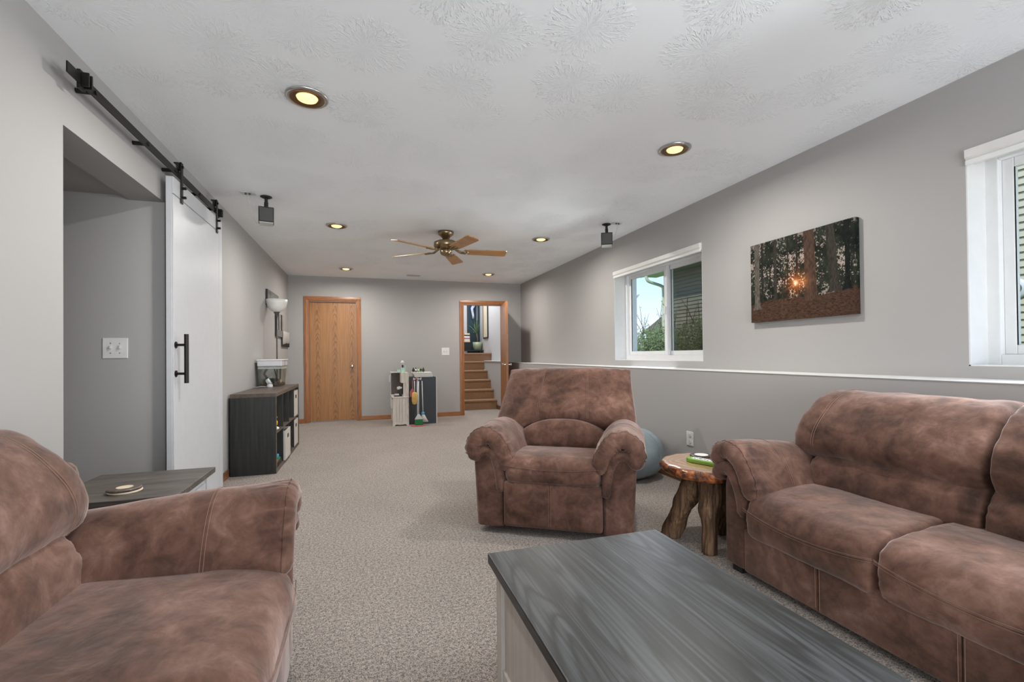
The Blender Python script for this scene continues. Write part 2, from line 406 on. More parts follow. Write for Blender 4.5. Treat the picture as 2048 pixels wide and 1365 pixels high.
# ------------------------------------------------------------------ the room shell
TH = 0.19
struct('floor', MB().box(-3.4, 3.1, YR, 9.07, -0.10, 0), 'carpet', 'beige cut pile carpet over the whole floor', 'carpet')
struct('ceiling', MB().box(XL - TH, 3.12, YR, YB + 0.12, H, H + 0.1), 'ceiling_paint', 'white ceiling with stomped brush texture', 'ceiling')
OY0, OY1, OZ = 2.41, 3.44, 2.08
m = MB()
m.box(XL - TH, XL, YR, OY0, 0, H).box(XL - TH, XL, OY0, OY1, OZ, H).box(XL - TH, XL, OY1, YB, 0, H)
struct('wall_left', m, 'wall_paint', 'greige painted left wall with an open doorway beside the barn door', 'wall')
m = MB(); m.box(-3.3, XL - TH, OY1, OY1 + 0.1, 0, 2.3)
struct('wall_hall_end', m, 'wall_paint', 'shaded greige wall inside the left opening, carrying the light switch', 'wall')
m = MB(); m.box(-3.4, -3.3, 0.9, OY1 + 0.1, 0, 2.3).box(-3.3, XL - TH, 0.9, 1.0, 0, 2.3)
struct('wall_hall_side', m, 'wall_paint', 'greige side walls of the passage behind the left opening', 'wall')
struct('ceiling_hall', MB().box(-3.3, XL - TH, 1.0, OY1, 2.105, 2.2), 'wall_paint', 'low ceiling of the passage behind the left opening', 'ceiling')
# right wall: thick foundation below the ledge, framed wall with two windows above it
W1 = (3.34, 4.84, 1.02, 2.068); W2 = (-0.06, 1.476, 1.015, 2.078)
m = MB(); xo = 3.12
m.box(XW, xo, YR, YB, 0, ZLEDGE)
m.box(XR, xo, YR, YB, ZLEDGE, 1.015).box(XR, xo, YR, YB, 2.078, H)
m.box(XR, xo, YR, W2[0], 1.015, 2.078).box(XR, xo, W2[1], W1[0], 1.015, 2.078).box(XR, xo, W1[1], YB, 1.015, 2.078)
m.box(XR, xo, W1[0], W1[1], 1.015, W1[2]).box(XR, xo, W1[0], W1[1], W1[3], 2.078)
wr = struct('wall_right', m, 'wall_paint', 'greige right wall stepping out below the windows into a ledge', 'wall')
tag(MB().box(XW - 0.004, XR, YR, YB - 0.001, ZLEDGE, ZLEDGE + 0.006).build('ledge', 'reveal_paint', wr, bevel=0.002), 'pale painted ledge running along the wall')
# far wall with the closed door and the doorway to the stairs
D1 = (-0.905, -0.135); D2 = (1.70, 2.462); DZ = 2.04
m = MB()
m.box(XL - TH, D1[0], YB, YB + 0.12, 0, H).box(D1[0], D1[1], YB, YB + 0.12, DZ, H).box(D1[1], D2[0], YB, YB + 0.12, 0, H)
m.box(D2[0], D2[1], YB, YB + 0.12, DZ, H).box(D2[1], xo, YB, YB + 0.12, 0, H)
struct('wall_far', m, 'wall_paint', 'greige far wall with the oak door and the stair doorway', 'wall')
m = MB(); m.box(XL - TH, -0.75, YR - 0.12, YR, 0, H).box(2.35, xo, YR - 0.12, YR, 0, H).box(-0.75, 2.35, YR - 0.12, YR, 2.12, H)
struct('wall_rear', m, 'wall_paint', 'greige wall behind the photographer around an added wide patio door', 'wall')
m = MB()
for x in (-0.75, 0.76, 2.29): m.box(x, x + 0.06, YR - 0.09, YR - 0.03, 0, 2.12)
m.box(-0.75, 2.35, YR - 0.09, YR - 0.03, 0, 0.06).box(-0.75, 2.35, YR - 0.09, YR - 0.03, 2.06, 2.12)
d3 = struct('added_patio_door', m, 'white_vinyl', 'unseen white sliding patio door frame added behind the photographer to let light in', 'door')  # unseen door, made up to admit light from behind the photographer
for x in (-0.69, 0.82): MB().box(x, x + 1.45, YR - 0.065, YR - 0.06, 0.06, 2.06).build('pane', 'glass', d3)  # panes of the added unseen patio door
# low foundation ledge line on the far wall, left of the door
m = MB(); m.box(XL, D1[0] - 0.07, YB - 0.012, YB, 0, 0.94).box(XL, XL + 0.010, 6.45, YB, 0, 0.94)
struct('trim_1', m, 'wall_paint', 'slight painted foundation step in the far left corner', 'trim')
# baseboards
def base(name, boxes, label):
    r = thing(name, label, 'baseboard', (0, 0, 0), kind='structure')
    for b in boxes:
        mb = MB().box(*b); mb.build('board', 'oak_base' if (b[3] - b[2]) > (b[1] - b[0]) else 'oak_trim_x', r, bevel=0.004)
base('baseboard_left', [(XL, XL + 0.014, 4.40, 4.80, 0, 0.075), (XL, XL + 0.014, 6.30, YB - 0.012, 0, 0.075), (XL, XL + 0.014, YR, OY0, 0, 0.075)], 'oak baseboard along the left wall')
base('baseboard_far', [(XL, D1[0] - 0.07, YB - 0.026, YB - 0.012, 0, 0.075), (D1[1] + 0.07, D2[0] - 0.065, YB - 0.014, YB, 0, 0.075)], 'oak baseboard along the far wall')
base('baseboard_right', [(XW - 0.014, XW, YR, YB, 0, 0.085)], 'oak baseboard along the foot of the right wall')

# ------------------------------------------------------------------ windows
def window(name, W, label, split, screen):
    y0, y1, z0, z1 = W; r = thing(name, label, 'window', ((XR + 3.1) / 2, (y0 + y1) / 2, z0), kind='structure')
    x0, x1 = 2.955, 3.09
    m = MB()   # drywall return
    e = 0.006
    m.box(XR + 0.002, x0, y0, y0 + e, z0, z1).box(XR + 0.002, x0, y1 - e, y1, z0, z1).box(XR + 0.002, x0, y0, y1, z0, z0 + e).box(XR + 0.002, x0, y0, y1, z1 - e, z1)
    m.build('reveal', 'reveal_paint', r)
    fw = 0.055
    m = MB().box(x0, x1, y0, y0 + fw, z0, z1).box(x0, x1, y1 - fw, y1, z0, z1).box(x0, x1, y0 + fw, y1 - fw, z0, z0 + fw).box(x0, x1, y0 + fw, y1 - fw, z1 - fw, z1)
    m.build('frame', 'white_vinyl', r, bevel=0.004)
    a0, a1, b0, b1 = y0 + fw, y1 - fw, z0 + fw, z1 - fw
    mid = a0 + (a1 - a0) * split; sw = 0.045
    for (p0, p1, xa) in ((mid - 0.02, a1, 2.985), (a0, mid + 0.02, 3.03)):
        s = MB().box(xa, xa + 0.035, p0, p0 + sw, b0, b1).box(xa, xa + 0.035, p1 - sw, p1, b0, b1).box(xa, xa + 0.035, p0 + sw, p1 - sw, b0, b0 + sw).box(xa, xa + 0.035, p0 + sw, p1 - sw, b1 - sw, b1)
        so = s.build('sash', 'white_vinyl', r, bevel=0.004)
        g = MB().box(xa + 0.002, xa + 0.012, p0 + sw - 0.006, p0 + sw, b0 + sw, b1 - sw).box(xa + 0.002, xa + 0.012, p1 - sw, p1 - sw + 0.006, b0 + sw, b1 - sw)
        g.build('gasket', 'rubber', so)
        MB().box(xa + 0.014, xa + 0.020, p0 + sw, p1 - sw, b0 + sw, b1 - sw).build('pane', 'glass', so)
    if screen:
        MB().box(3.076, 3.079, a0, mid, b0, b1).build('insect_screen', 'insect_screen', r)
    MB().box(2.965, 2.985, mid - 0.012, mid + 0.012, (b0 + b1) / 2 - 0.04, (b0 + b1) / 2 + 0.04).build('latch', 'white_vinyl', r, bevel=0.003)
    return r
window('window_1', W1, 'far white sliding window left of the forest canvas, insect screen on one half', 0.50, True)
window('window_2', W2, 'near white sliding window at the right edge, looking on beige siding', 0.5, False)
def valance(W, label):
    y0, y1, z0, z1 = W; y0 += 0.008; y1 -= 0.008
    r = thing('roller_blind', label, 'blind', (2.84, (y0 + y1) / 2, z1 - 0.09), group='rolled up window blinds')
    prof = [(2.795, z1 - 0.008), (2.795, z1 - 0.045), (2.812, z1 - 0.062), (2.812, z1 - 0.066), (2.880, z1 - 0.066), (2.880, z1 - 0.008)]
    MB().prism([(a, b) for a, b in prof], 'y', y0, y1).build('cassette', 'white_plastic', r)
    MB().box(2.800, 2.814, y0 - 0.002, y1 + 0.002, z1 - 0.083, z1 - 0.058).build('bottom_rail', 'white_vinyl', r, bevel=0.005)
valance(W1, 'white blind cassette across the head of the far window')
valance(W2, 'white blind cassette across the head of the near window')

# ------------------------------------------------------------------ oak door, doorway and stairs
def knob(parent, c, d, mat='chrome'):
    x, y, z = c
    prof = [(0.030, 0.0), (0.030, 0.006), (0.012, 0.010), (0.011, 0.028), (0.020, 0.036), (0.027, 0.048), (0.025, 0.060), (0.014, 0.066)]
    if d[0] == 'x': prof = [(r, h * d[1]) for r, h in prof]; return MB().lathe(c, prof, 20, 'x').build('knob', mat, parent, smooth=True)
    prof = [(r, h * d[1]) for r, h in prof]; return MB().lathe(c, prof, 20, 'y').build('knob', mat, parent, smooth=True)
def casing(r, x0, x1, zt, y):
    cw = 0.063
    for (a, b) in ((x0 - cw, x0), (x1, x1 + cw)):
        MB().prism([(a, y), (b, y), (b, y - 0.012), ((a + b) / 2, y - 0.019), (a, y - 0.016)], 'z', 0, zt).build('casing', 'oak_trim', r)
    MB().prism([(y, zt), (y, zt + cw), (y - 0.016, zt + cw), (y - 0.019, zt + cw / 2), (y - 0.012, zt)], 'x', x0 - cw, x1 + cw).build('casing', 'oak_trim_x', r)
    jt = 0.018
    MB().box(x0, x0 + jt, y + 0.001, y + 0.12, 0, zt).build('jamb', 'oak_trim', r)
    MB().box(x1 - jt, x1, y + 0.001, y + 0.12, 0, zt).build('jamb', 'oak_trim', r)
    MB().box(x0 + jt, x1 - jt, y + 0.001, y + 0.12, zt - jt, zt).build('jamb', 'oak_trim_x', r)
r = thing('door_1', 'closed flush oak door with cathedral grain and chrome knob in the far wall', 'door', (-0.52, YB, 0), kind='structure')
casing(r, D1[0], D1[1], DZ, YB)
lf = MB().box(D1[0] + 0.02, D1[1] - 0.02, YB + 0.045, YB + 0.085, 0.012, DZ - 0.022).build('leaf', 'oak_veneer', r)
knob(lf, (D1[1] - 0.085, YB + 0.045, 0.93), ('y', -1))
r2 = thing('door_2', 'open oak door swung into the room beside the stairs', 'door', (2.08, YB, 0), kind='structure')
casing(r2, D2[0], D2[1], DZ, YB)
# open leaf hinged on the right jamb
hx, hy = D2[1] - 0.012, YB - 0.012; ang = math.radians(9.0)
dx, dy = -math.sin(ang), -math.cos(ang); nx_, ny_ = -math.cos(ang), math.sin(ang); Wd = 0.735
def lp(s, n_, z): return (hx + dx * s + nx_ * n_, hy + dy * s + ny_ * n_, z)
m = MB(); vs = [lp(s, n_, z) for z in (0.012, 2.018) for (s, n_) in ((0, 0), (Wd, 0), (Wd, 0.036), (0, 0.036))]
m.add(vs, [(3, 2, 1, 0), (4, 5, 6, 7), (0, 1, 5, 4), (1, 2, 6, 5), (2, 3, 7, 6), (3, 0, 4, 7)])
lf = m.build('leaf', 'oak_trim', r2)
for sgn in (0.036, 0.0):
    c0 = Vector(lp(Wd - 0.065, sgn, 0.93)); dn = Vector((nx_, ny_, 0)) * (1 if sgn else -1)
    MB().cyl(c0, c0 + dn * 0.006, 0.029, 16).cyl(c0, c0 + dn * 0.035, 0.011, 12).cyl(c0 + dn * 0.03, c0 + dn * 0.058, 0.02, 16, 0.027).cyl(c0 + dn * 0.058, c0 + dn * 0.068, 0.027, 16, 0.015).build('knob', 'chrome', lf, smooth=False)
for z in (0.25, 1.02, 1.80):
    MB().cyl((hx, hy - 0.004, z), (hx, hy - 0.004, z + 0.09), 0.006, 8).build('hinge', 'brass', r2)
# stair hall
m = MB(); m.box(1.50, 1.60, YB + 0.12, 11.6, 0, 3.4)
struct('wall_stair_left', m, 'stair_paint', 'grey wall on the left of the stairs', 'wall')
m = MB(); m.box(2.55, 2.90, YB + 0.12, 10.06, 0, 0.955).box(2.78, 2.90, YB + 0.12, 11.6, 0.955, 3.4)
sw_ = struct('wall_stair_right', m, 'stair_paint', 'pale wall on the right of the stairs with a low ledge', 'wall')
MB().box(2.535, 2.78, YB + 0.13, 10.05, 0.955, 0.975).build('ledge_cap', 'white_paint', sw_, bevel=0.003)
struct('wall_stair_end', MB().box(1.5, 2.9, 11.5, 11.6, 1.15, 3.4), 'stair_paint', 'pale grey wall at the head of the stairs', 'wall')
struct('ceiling_stair', MB().box(1.5, 2.9, YB + 0.12, 11.6, 3.4, 3.5), 'white_paint', 'white ceiling over the stairs', 'ceiling')
struct('landing_floor', MB().box(1.6, 2.78, 10.36, 11.5, 1.05, 1.149), 'stair_carpet', 'brown carpeted landing at the head of the stairs', 'floor')
struct('baseboard_stair', MB().box(2.536, 2.55, YB + 0.13, 9.06, 0, 0.08), 'oak_base', 'short oak baseboard beside the first stair', 'baseboard')
st = thing('staircase', 'brown carpeted stairs climbing behind the open oak door', 'stairs', (2.07, 9.7, 0), kind='structure')
RI = 0.1915
for i in range(6):
    y = 9.07 + 0.252 * i; z1 = RI * (i + 1); x1 = 2.548 if i < 5 else 2.775
    prof = [(y, z1 - RI), (y, z1 - 0.045), (y - 0.018, z1 - 0.040), (y - 0.026, z1 - 0.020), (y - 0.018, z1 - 0.002), (y, z1), (y + 0.26, z1), (y + 0.26, z1 - RI)]
    MB().prism(prof, 'x', 1.60, x1).build('step', 'stair_carpet', st)
area_light('stair_fill_light', (2.2, 10.2, 3.35), (0.9, 1.6), 75, (0.92, 0.96, 1.0), (0.1, -0.05, -1))  # added overhead light to brighten the stair wall; no window is modelled here

# head of the stairs: teal cabinet, plant, abstract art, stack of books, framed mirror
r = thing('teal_door', 'dark teal panelled door at the head of the stairs', 'door', (2.7, 11.46, 1.15))
MB().box(2.46, 2.778, 11.44, 11.495, 1.15, 3.1).build('panel', 'teal_paint', r)
for (z0, z1) in ((1.22, 1.72), (1.78, 2.9)):
    MB().box(2.52, 2.73, 11.432, 11.441, z0, z1).build('panel', 'teal_paint', r, bevel=0.006)
MB().box(2.70, 2.712, 11.425, 11.44, 1.9, 3.0).build('edge_strip', 'white_paint', r)
r = thing('low_bench', 'low black bench under the plant on the stair landing', 'bench', (2.6, 11.2, 1.149))
MB().box(2.15, 2.77, 11.02, 11.40, 1.20, 1.222).build('top', 'black_board', r, bevel=0.004)
for x in (2.17, 2.73):
    for y in (11.04, 11.36): MB().box(x, x + 0.03, y, y + 0.03, 1.149, 1.20).build('leg', 'black_board', r)
pz = 1.222; px_, py_ = 2.655, 11.2
r = thing('potted_plant', 'spiky dracaena in a pale green pot at the head of the stairs', 'plant', (px_, py_, pz))
MB().lathe((px_, py_, pz), [(0.085, 0), (0.10, 0.02), (0.112, 0.10), (0.115, 0.20), (0.105, 0.20), (0.10, 0.17)], 24).build('pot', 'pot_glaze', r, smooth=True)
MB().lathe((px_, py_, pz + 0.165), [(0.10, 0), (0.10, 0.01)], 20).build('soil', 'twig', r)
MB().tube([(px_, py_, pz + 0.15), (px_ + 0.005, py_, pz + 0.28), (px_ - 0.02, py_, pz + 0.42)], [0.018, 0.015, 0.014], 8).build('stem', 'trunk_brown', r, smooth=True)
for k in range(16):
    a = k * 2.4; el = 0.25 + 1.15 * ((k * 7) % 16) / 16; L = 0.34 + 0.1 * ((k * 5) % 7) / 7
    rows = []
    for q in range(6):
        s = q / 5; h = math.sin(el) * L * s - 0.10 * s * s * math.cos(el); rr = math.cos(el) * L * s * (0.28 if math.cos(a) > 0.2 else 0.8)
        cx, cy, cz = px_ - 0.02 + rr * math.cos(a), py_ + rr * math.sin(a) * 0.6, pz + 0.42 + h
        wd = 0.016 * math.sin(PI * min(0.98, 0.12 + 0.88 * s)) ** 0.8 + 0.001
        rows.append([(cx + wd * math.sin(a), cy - wd * math.cos(a) * 0.6, cz), (cx, cy, cz - 0.004), (cx - wd * math.sin(a), cy + wd * math.cos(a) * 0.6, cz)])
    MB().grid(rows).build('leaf', 'leaf_green', r, smooth=True)
r = thing('wall_sculpture', 'blue and silver foil art hanging above the landing plant', 'art', (2.58, 11.38, 1.9))
P = [[(2.50 + 0.17 * i / 6 + (0.03 * math.sin(j * 1.3) - 0.004 * j * 0), 11.40 - 0.05 * abs(math.sin(i * 1.7 + j * 0.9)), 2.95 - 0.085 * j) for i in range(7)] for j in range(12)]
for j in range(12):
    for i in range(7):
        x, y, z = P[j][i]; sh = max(0.25, 1 - max(0, j - 5) * 0.14); P[j][i] = (2.585 + (x - 2.585) * sh, y, z)
NT('foil_blue').set(Base_Color=srgb(40, 62, 140), Metallic=0.2, Roughness=0.2); NT('foil_silver').set(Base_Color=srgb(205, 210, 222), Metallic=0.2, Roughness=0.25)
MB().grid(P).build('foil_sheet', 'foil_blue', r)
for q in range(4):
    MB().tube([(P[j][q + 1 + (j // 4) % 2][0], P[j][q][1] - 0.02, P[j][q][2]) for j in range(0, 12)], 0.011, 6).build('foil_ribbon', 'foil_silver', r, smooth=True)
r = thing('book_stack', 'pile of pale books on a dark stand left of the landing plant', 'books', (2.38, 11.2, 1.222))
MB().box(2.30, 2.455, 11.1, 11.3, 1.222, 1.42).build('stand', 'black_plastic', r)
for k, (mm, h) in enumerate((('cream', .04), ('paper_white', .035), ('toy_pink', .03), ('paper_white', .045), ('art_dark', .03), ('cream', .04))):
    z = 1.42 + sum((.04, .035, .03, .045, .03, .04)[:k])
    MB().box(2.305 + 0.006 * (k % 3), 2.45 - 0.005 * (k % 2), 11.11, 11.29, z, z + h).build('book', mm, r, bevel=0.003)
r = thing('framed_mirror', 'tall narrow pale picture frame on the stair wall', 'picture frame', (2.765, 10.8, 1.5))
MB().box(2.752, 2.779, 10.57, 10.60, 1.5, 2.6).box(2.752, 2.779, 10.99, 11.02, 1.5, 2.6).box(2.752, 2.779, 10.60, 10.99, 1.5, 1.53).box(2.752, 2.779, 10.60, 10.99, 2.57, 2.6).build('frame', 'art_dark', r)
MB().box(2.760, 2.779, 10.60, 10.99, 1.53, 2.57).build('canvas', 'cream', r)

# ------------------------------------------------------------------ ceiling fittings
def can_light(x, y, label):
    r = thing('recessed_light', label, 'ceiling light', (x, y, H), group='recessed ceiling lights')
    z = H
    MB().lathe((x, y, z), [(0.103, -0.001), (0.104, -0.005), (0.098, -0.010), (0.084, -0.012), (0.084, -0.0085), (0.098, -0.001)], 40, cap=False).build('trim_ring', 'nickel', r, smooth=True)
    MB().lathe((x, y, z), [(0.085, -0.012), (0.072, -0.005), (0.060, -0.003), (0.054, -0.006), (0.054, -0.001), (0.085, -0.001)], 40, cap=False).build('baffle', 'bronze', r, smooth=True)
    MB().lathe((x, y, z), [(0.052, -0.004), (0.048, -0.012), (0.034, -0.018), (0.014, -0.020)], 32).build('bulb', 'bulb', r, smooth=True)
    d = bpy.data.lights.new('lamp', 'AREA'); d.shape = 'DISK'; d.size = 0.10; d.energy = LAMP_W; d.spread = 3.0; d.color = (1.0, 0.96, 0.90)
    l = bpy.data.objects.new('lamp', d); C.objects.link(l); l.parent = r; l.location = (0, 0, -0.024)
    return r
names = {(-0.28, 2.585): 'nearest left recessed ceiling light, large warm disc', (1.95, 2.555): 'nearest right recessed ceiling light toward the forest canvas',
         (-0.275, 5.04): 'middle left recessed ceiling light left of the ceiling fan', (1.955, 5.0): 'middle right recessed ceiling light right of the ceiling fan',
         (-0.277, 7.47): 'farthest left recessed ceiling light above the closed oak door', (1.952, 7.40): 'farthest right recessed ceiling light above the stair doorway'}
for (x, y), lb in names.items(): can_light(x, y, lb)
# air vent
r = thing('ceiling_vent', 'small white louvred ceiling vent near the far wall', 'vent', (0.77, 7.80, H))
MB().box(0.66, 0.88, 7.74, 7.76, H - 0.010, H).box(0.66, 0.88, 7.85, 7.87, H - 0.010, H).box(0.66, 0.68, 7.76, 7.85, H - 0.010, H).box(0.86, 0.88, 7.76, 7.85, H - 0.010, H).build('frame', 'white_paint', r)
MB().box(0.68, 0.86, 7.76, 7.85, H - 0.002, H - 0.0005).build('backing', 'speaker_grey', r)
for k in range(5): MB().box(0.68, 0.86, 7.768 + 0.017 * k, 7.775 + 0.017 * k, H - 0.009, H - 0.003).build('slat', 'white_paint', r)
# ceiling fan
FX, FY = 0.84, 4.98
r = thing('ceiling_fan', 'brass ceiling fan with five light oak blades', 'ceiling fan', (FX, FY, H))
MB().lathe((FX, FY, H), [(0.085, -0.001), (0.086, -0.02), (0.080, -0.035), (0.055, -0.055), (0.042, -0.07), (0.036, -0.085)], 32).build('canopy', 'fan_motor', r, smooth=True)
MB().cyl((FX, FY, H - 0.08), (FX, FY, H - 0.11), 0.038, 24).build('downrod', 'fan_motor', r, smooth=True)
MB().lathe((FX, FY, H), [(0.045, -0.095), (0.10, -0.105), (0.128, -0.118), (0.130, -0.135), (0.130, -0.160), (0.122, -0.172), (0.118, -0.178), (0.09, -0.19), (0.06, -0.196)], 40).build('motor_housing', 'fan_motor', r, smooth=True)
MB().lathe((FX, FY, H), [(0.055, -0.190), (0.062, -0.205), (0.062, -0.235), (0.052, -0.250), (0.03, -0.262), (0.012, -0.268)], 32).build('switch_housing', 'fan_motor', r, smooth=True)
for k in range(5):
    a = math.radians(-4 + 72 * k); ca, sa = math.cos(a), math.sin(a); zb = H - 0.212; tilt = math.radians(-12)
    def bp(s, wv, dz=0.0):
        return (FX + ca * s - sa * wv * math.cos(tilt), FY + sa * s + ca * wv * math.cos(tilt), zb + wv * math.sin(tilt) + dz)
    b = MB(); P = []
    for (s, hw) in ((0.20, 0.052), (0.205, 0.056), (0.62, 0.068), (0.655, 0.066), (0.668, 0.054)): P.append((s, hw))
    top = [[bp(s, -hw, 0.004), bp(s, hw, 0.004), bp(s, hw, -0.004), bp(s, -hw, -0.004)] for s, hw in P]
    b.loft(top); bl = b.build('blade', 'blade_wood', r)
    br = MB().tube([bp(0.085, 0.0, 0.028), bp(0.12, 0.015, 0.012), bp(0.16, 0.02, -0.008), bp(0.20, 0.03, -0.008), bp(0.25, 0.03, -0.008)], 0.007, 6)
    br.tube([bp(0.085, 0.0, 0.028), bp(0.12, -0.015, 0.012), bp(0.16, -0.02, -0.008), bp(0.20, -0.03, -0.008), bp(0.25, -0.03, -0.008)], 0.007, 6)
    br.tube([bp(0.16, 0, -0.006), bp(0.26, 0, -0.008)], 0.009, 6)
    br.build('blade_bracket', 'fan_motor', bl, smooth=True)
# ceiling speakers with their cables and wall plates
def speaker(x, y, yaw, plate, label, lc, lp_):
    r = thing('ceiling_speaker', label, 'speaker', (x, y, H), group='small ceiling speakers')
    MB().lathe((x, y, H), [(0.045, -0.001), (0.046, -0.006), (0.030, -0.014), (0.016, -0.020)], 24).build('mount_plate', 'black_plastic', r, smooth=True)
    MB().cyl((x, y, H - 0.015), (x, y, H - 0.055), 0.013, 12).cyl((x, y, H - 0.05), (x, y - 0.004, H - 0.105), 0.016, 12).build('mount_arm', 'black_plastic', r)
    c, s = math.cos(yaw), math.sin(yaw); hw, hd, z0, z1 = 0.057, 0.055, H - 0.225, H - 0.10
    q = lambda a, b, z: (x + c * a - s * b, y + s * a + c * b, z)
    f6 = [(3, 2, 1, 0), (4, 5, 6, 7), (0, 1, 5, 4), (1, 2, 6, 5), (2, 3, 7, 6), (3, 0, 4, 7)]
    MB().add([q(a, b, z) for z in (z0, z1) for a, b in ((-hw, -hd), (hw, -hd), (hw, hd), (-hw, hd))], f6).build('cabinet', 'black_plastic', r, bevel=0.004)
    MB().add([q(a, b, z) for z in (z0 + 0.008, z1 - 0.008) for a, b in ((-hw + 0.007, -hd - 0.004), (hw - 0.007, -hd - 0.004), (hw - 0.007, -hd + 0.01), (-hw + 0.007, -hd + 0.01))], f6).build('grille', 'speaker_grey', r, bevel=0.002)
    MB().add([q(a, b, z) for z in (z0 - 0.008, z0 + 0.001) for a, b in ((-hw + 0.006, -hd + 0.004), (hw - 0.006, -hd + 0.004), (hw - 0.006, hd), (-hw + 0.006, hd))], f6).build('foot', 'speaker_cloth', r)
    pxx, pyy = plate
    p = thing('cable_plate', lp_, 'wall plate', (pxx, pyy, H), group='speaker cable plates on the ceiling')
    MB().box(pxx - 0.055, pxx + 0.055, pyy - 0.035, pyy + 0.035, H - 0.006, H - 0.0005).build('plate', 'white_paint', p, bevel=0.002)
    for k in (-0.012, 0.016): MB().cyl((pxx + k, pyy - 0.015, H - 0.018), (pxx + k, pyy - 0.015, H - 0.005), 0.008, 10).build('jack', 'speaker_grey', p)
    sg = 1 if x > pxx else -1
    cb = MB().tube(crom([(pxx + 0.002, pyy - 0.015, H - 0.012), (pxx + 0.008 * sg, pyy - 0.01, H - 0.08), (pxx + 0.03 * sg, pyy, H - 0.17), (x - 0.075 * sg, y, H - 0.225), (x - 0.035 * sg, y, H - 0.237)], 20), 0.0022, 5).build('speaker_cable', 'speaker_cloth', None)
    tag(cb, lc, 'cable', 'thin speaker cables')
speaker(-0.785, 4.29, math.radians(10), (-0.91, 4.235), 'small dark box speaker hanging from the ceiling near the barn door', 'thin cable looping to the speaker near the barn door', 'white cable plate on the ceiling near the barn door')
speaker(2.39, 4.245, math.radians(-28), (2.47, 4.18), 'small dark box speaker hanging from the ceiling near the far window', 'thin cable looping to the speaker near the far window', 'white cable plate on the ceiling near the far window')

# ------------------------------------------------------------------ barn door
r = thing('barn_door_rail', 'black steel barn door rail along the top of the left wall', 'rail', (-1.14, 3.3, 2.25))
MB().box(-1.143, -1.137, 2.30, 4.34, 2.252, 2.298).build('bar', 'black_metal', r, bevel=0.001)
for y in (2.50, 3.02, 3.40, 3.85, 4.20):
    MB().cyl((XL, y, 2.275), (-1.143, y, 2.275), 0.011, 12).build('spacer', 'black_metal', r)
    MB().cyl((-1.137, y, 2.275), (-1.130, y, 2.275), 0.009, 6).build('bolt', 'black_metal', r)
for y in (2.405, 4.30):
    MB().box(-1.150, -1.136, y - 0.02, y + 0.02, 2.235, 2.315).box(-1.136, -1.108, y - 0.016, y - 0.008, 2.245, 2.305).box(-1.136, -1.108, y + 0.008, y + 0.016, 2.245, 2.305).build('door_stop', 'black_metal', r, bevel=0.002)
r = thing('barn_door', 'white sliding barn door with black pull handle on the left wall', 'barn door', (-1.15, 3.85, 0.02))
dy0, dy1, dz0, dz1 = 3.347, 4.362, 0.022, 2.222
MB().box(-1.170, -1.138, dy0, dy1, dz0, dz1).build('panel', 'white_paint', r, bevel=0.002)
MB().box(-1.138, -1.130, dy0 + 0.004, dy1 - 0.085, dz0, dz1 - 0.11).build('face_board', 'white_paint', r, bevel=0.002)
MB().box(-1.138, -1.129, dy1 - 0.08, dy1, dz0, dz1).build('stile', 'white_paint', r, bevel=0.002)
MB().box(-1.138, -1.129, dy0, dy1 - 0.085, dz1 - 0.105, dz1).build('top_rail', 'white_paint', r, bevel=0.002)
hd = thing_h = MB().cyl((-1.072, 3.378, 0.935), (-1.072, 3.378, 1.243), 0.0125, 16)
for z in (1.175, 0.995):
    hd.cyl((-1.130, 3.378, z), (-1.072, 3.378, z), 0.008, 12).cyl((-1.130, 3.378, z), (-1.125, 3.378, z), 0.021, 16)
hd.build('handle', 'black_metal', r, bevel=0.0)
for y in (3.475, 4.215):
    h = MB().box(-1.129, -1.122, y - 0.018, y + 0.018, 2.09, 2.355).box(-1.165, -1.122, y - 0.018, y + 0.018, 2.345, 2.352).build('hanger_strap', 'black_metal', r, bevel=0.002)
    MB().lathe((-1.140, y, 2.328), [(0.026, -0.009), (0.030, -0.009), (0.026, -0.004), (0.026, 0.004), (0.030, 0.009), (0.026, 0.009)], 24, 'x').build('wheel', 'black_plastic', h, smooth=False)
    for z in (2.13, 2.19, 2.328): MB().cyl((-1.123, y, z), (-1.100 if z < 2.3 else -1.115, y, z), 0.009, 10).build('bolt', 'black_metal', h)

# ------------------------------------------------------------------ switches and outlet
def switch_plate(x0, x1, y, z0, z1, label):
    r = thing('light_switch', label, 'light switch', ((x0 + x1) / 2, y, z0))
    MB().box(x0, x1, y - 0.006, y, z0, z1).build('plate', 'white_plastic', r, bevel=0.003)
    for k in (0.32, 0.68):
        cx = x0 + (x1 - x0) * k; cz = (z0 + z1) / 2
        MB().box(cx - 0.005, cx + 0.005, y - 0.018, y - 0.005, cz - 0.004, cz + 0.016).build('toggle', 'white_paint', r, bevel=0.002)
        for dz in (-0.03, 0.03): MB().cyl((cx, y - 0.0075, cz + dz), (cx, y - 0.005, cz + dz), 0.003, 8).build('screw', 'nickel', r)
switch_plate(-1.53, -1.40, OY1, 1.095, 1.22, 'white double light switch on the wall inside the left opening')
switch_plate(1.305, 1.445, YB, 1.10, 1.236, 'white double light switch on the far wall beside the stair doorway')
r = thing('wall_outlet', 'white power outlet low on the right wall behind the slab table', 'outlet', (XW, 3.2, 0.325))
MB().box(XW - 0.006, XW, 3.162, 3.246, 0.325, 0.442).build('plate', 'white_plastic', r, bevel=0.003)
for z in (0.358, 0.409): MB().lathe((XW - 0.006, 3.204, z), [(0.017, 0.002), (0.017, -0.003), (0.015, -0.004)], 20, 'x').build('socket', 'white_paint', r)

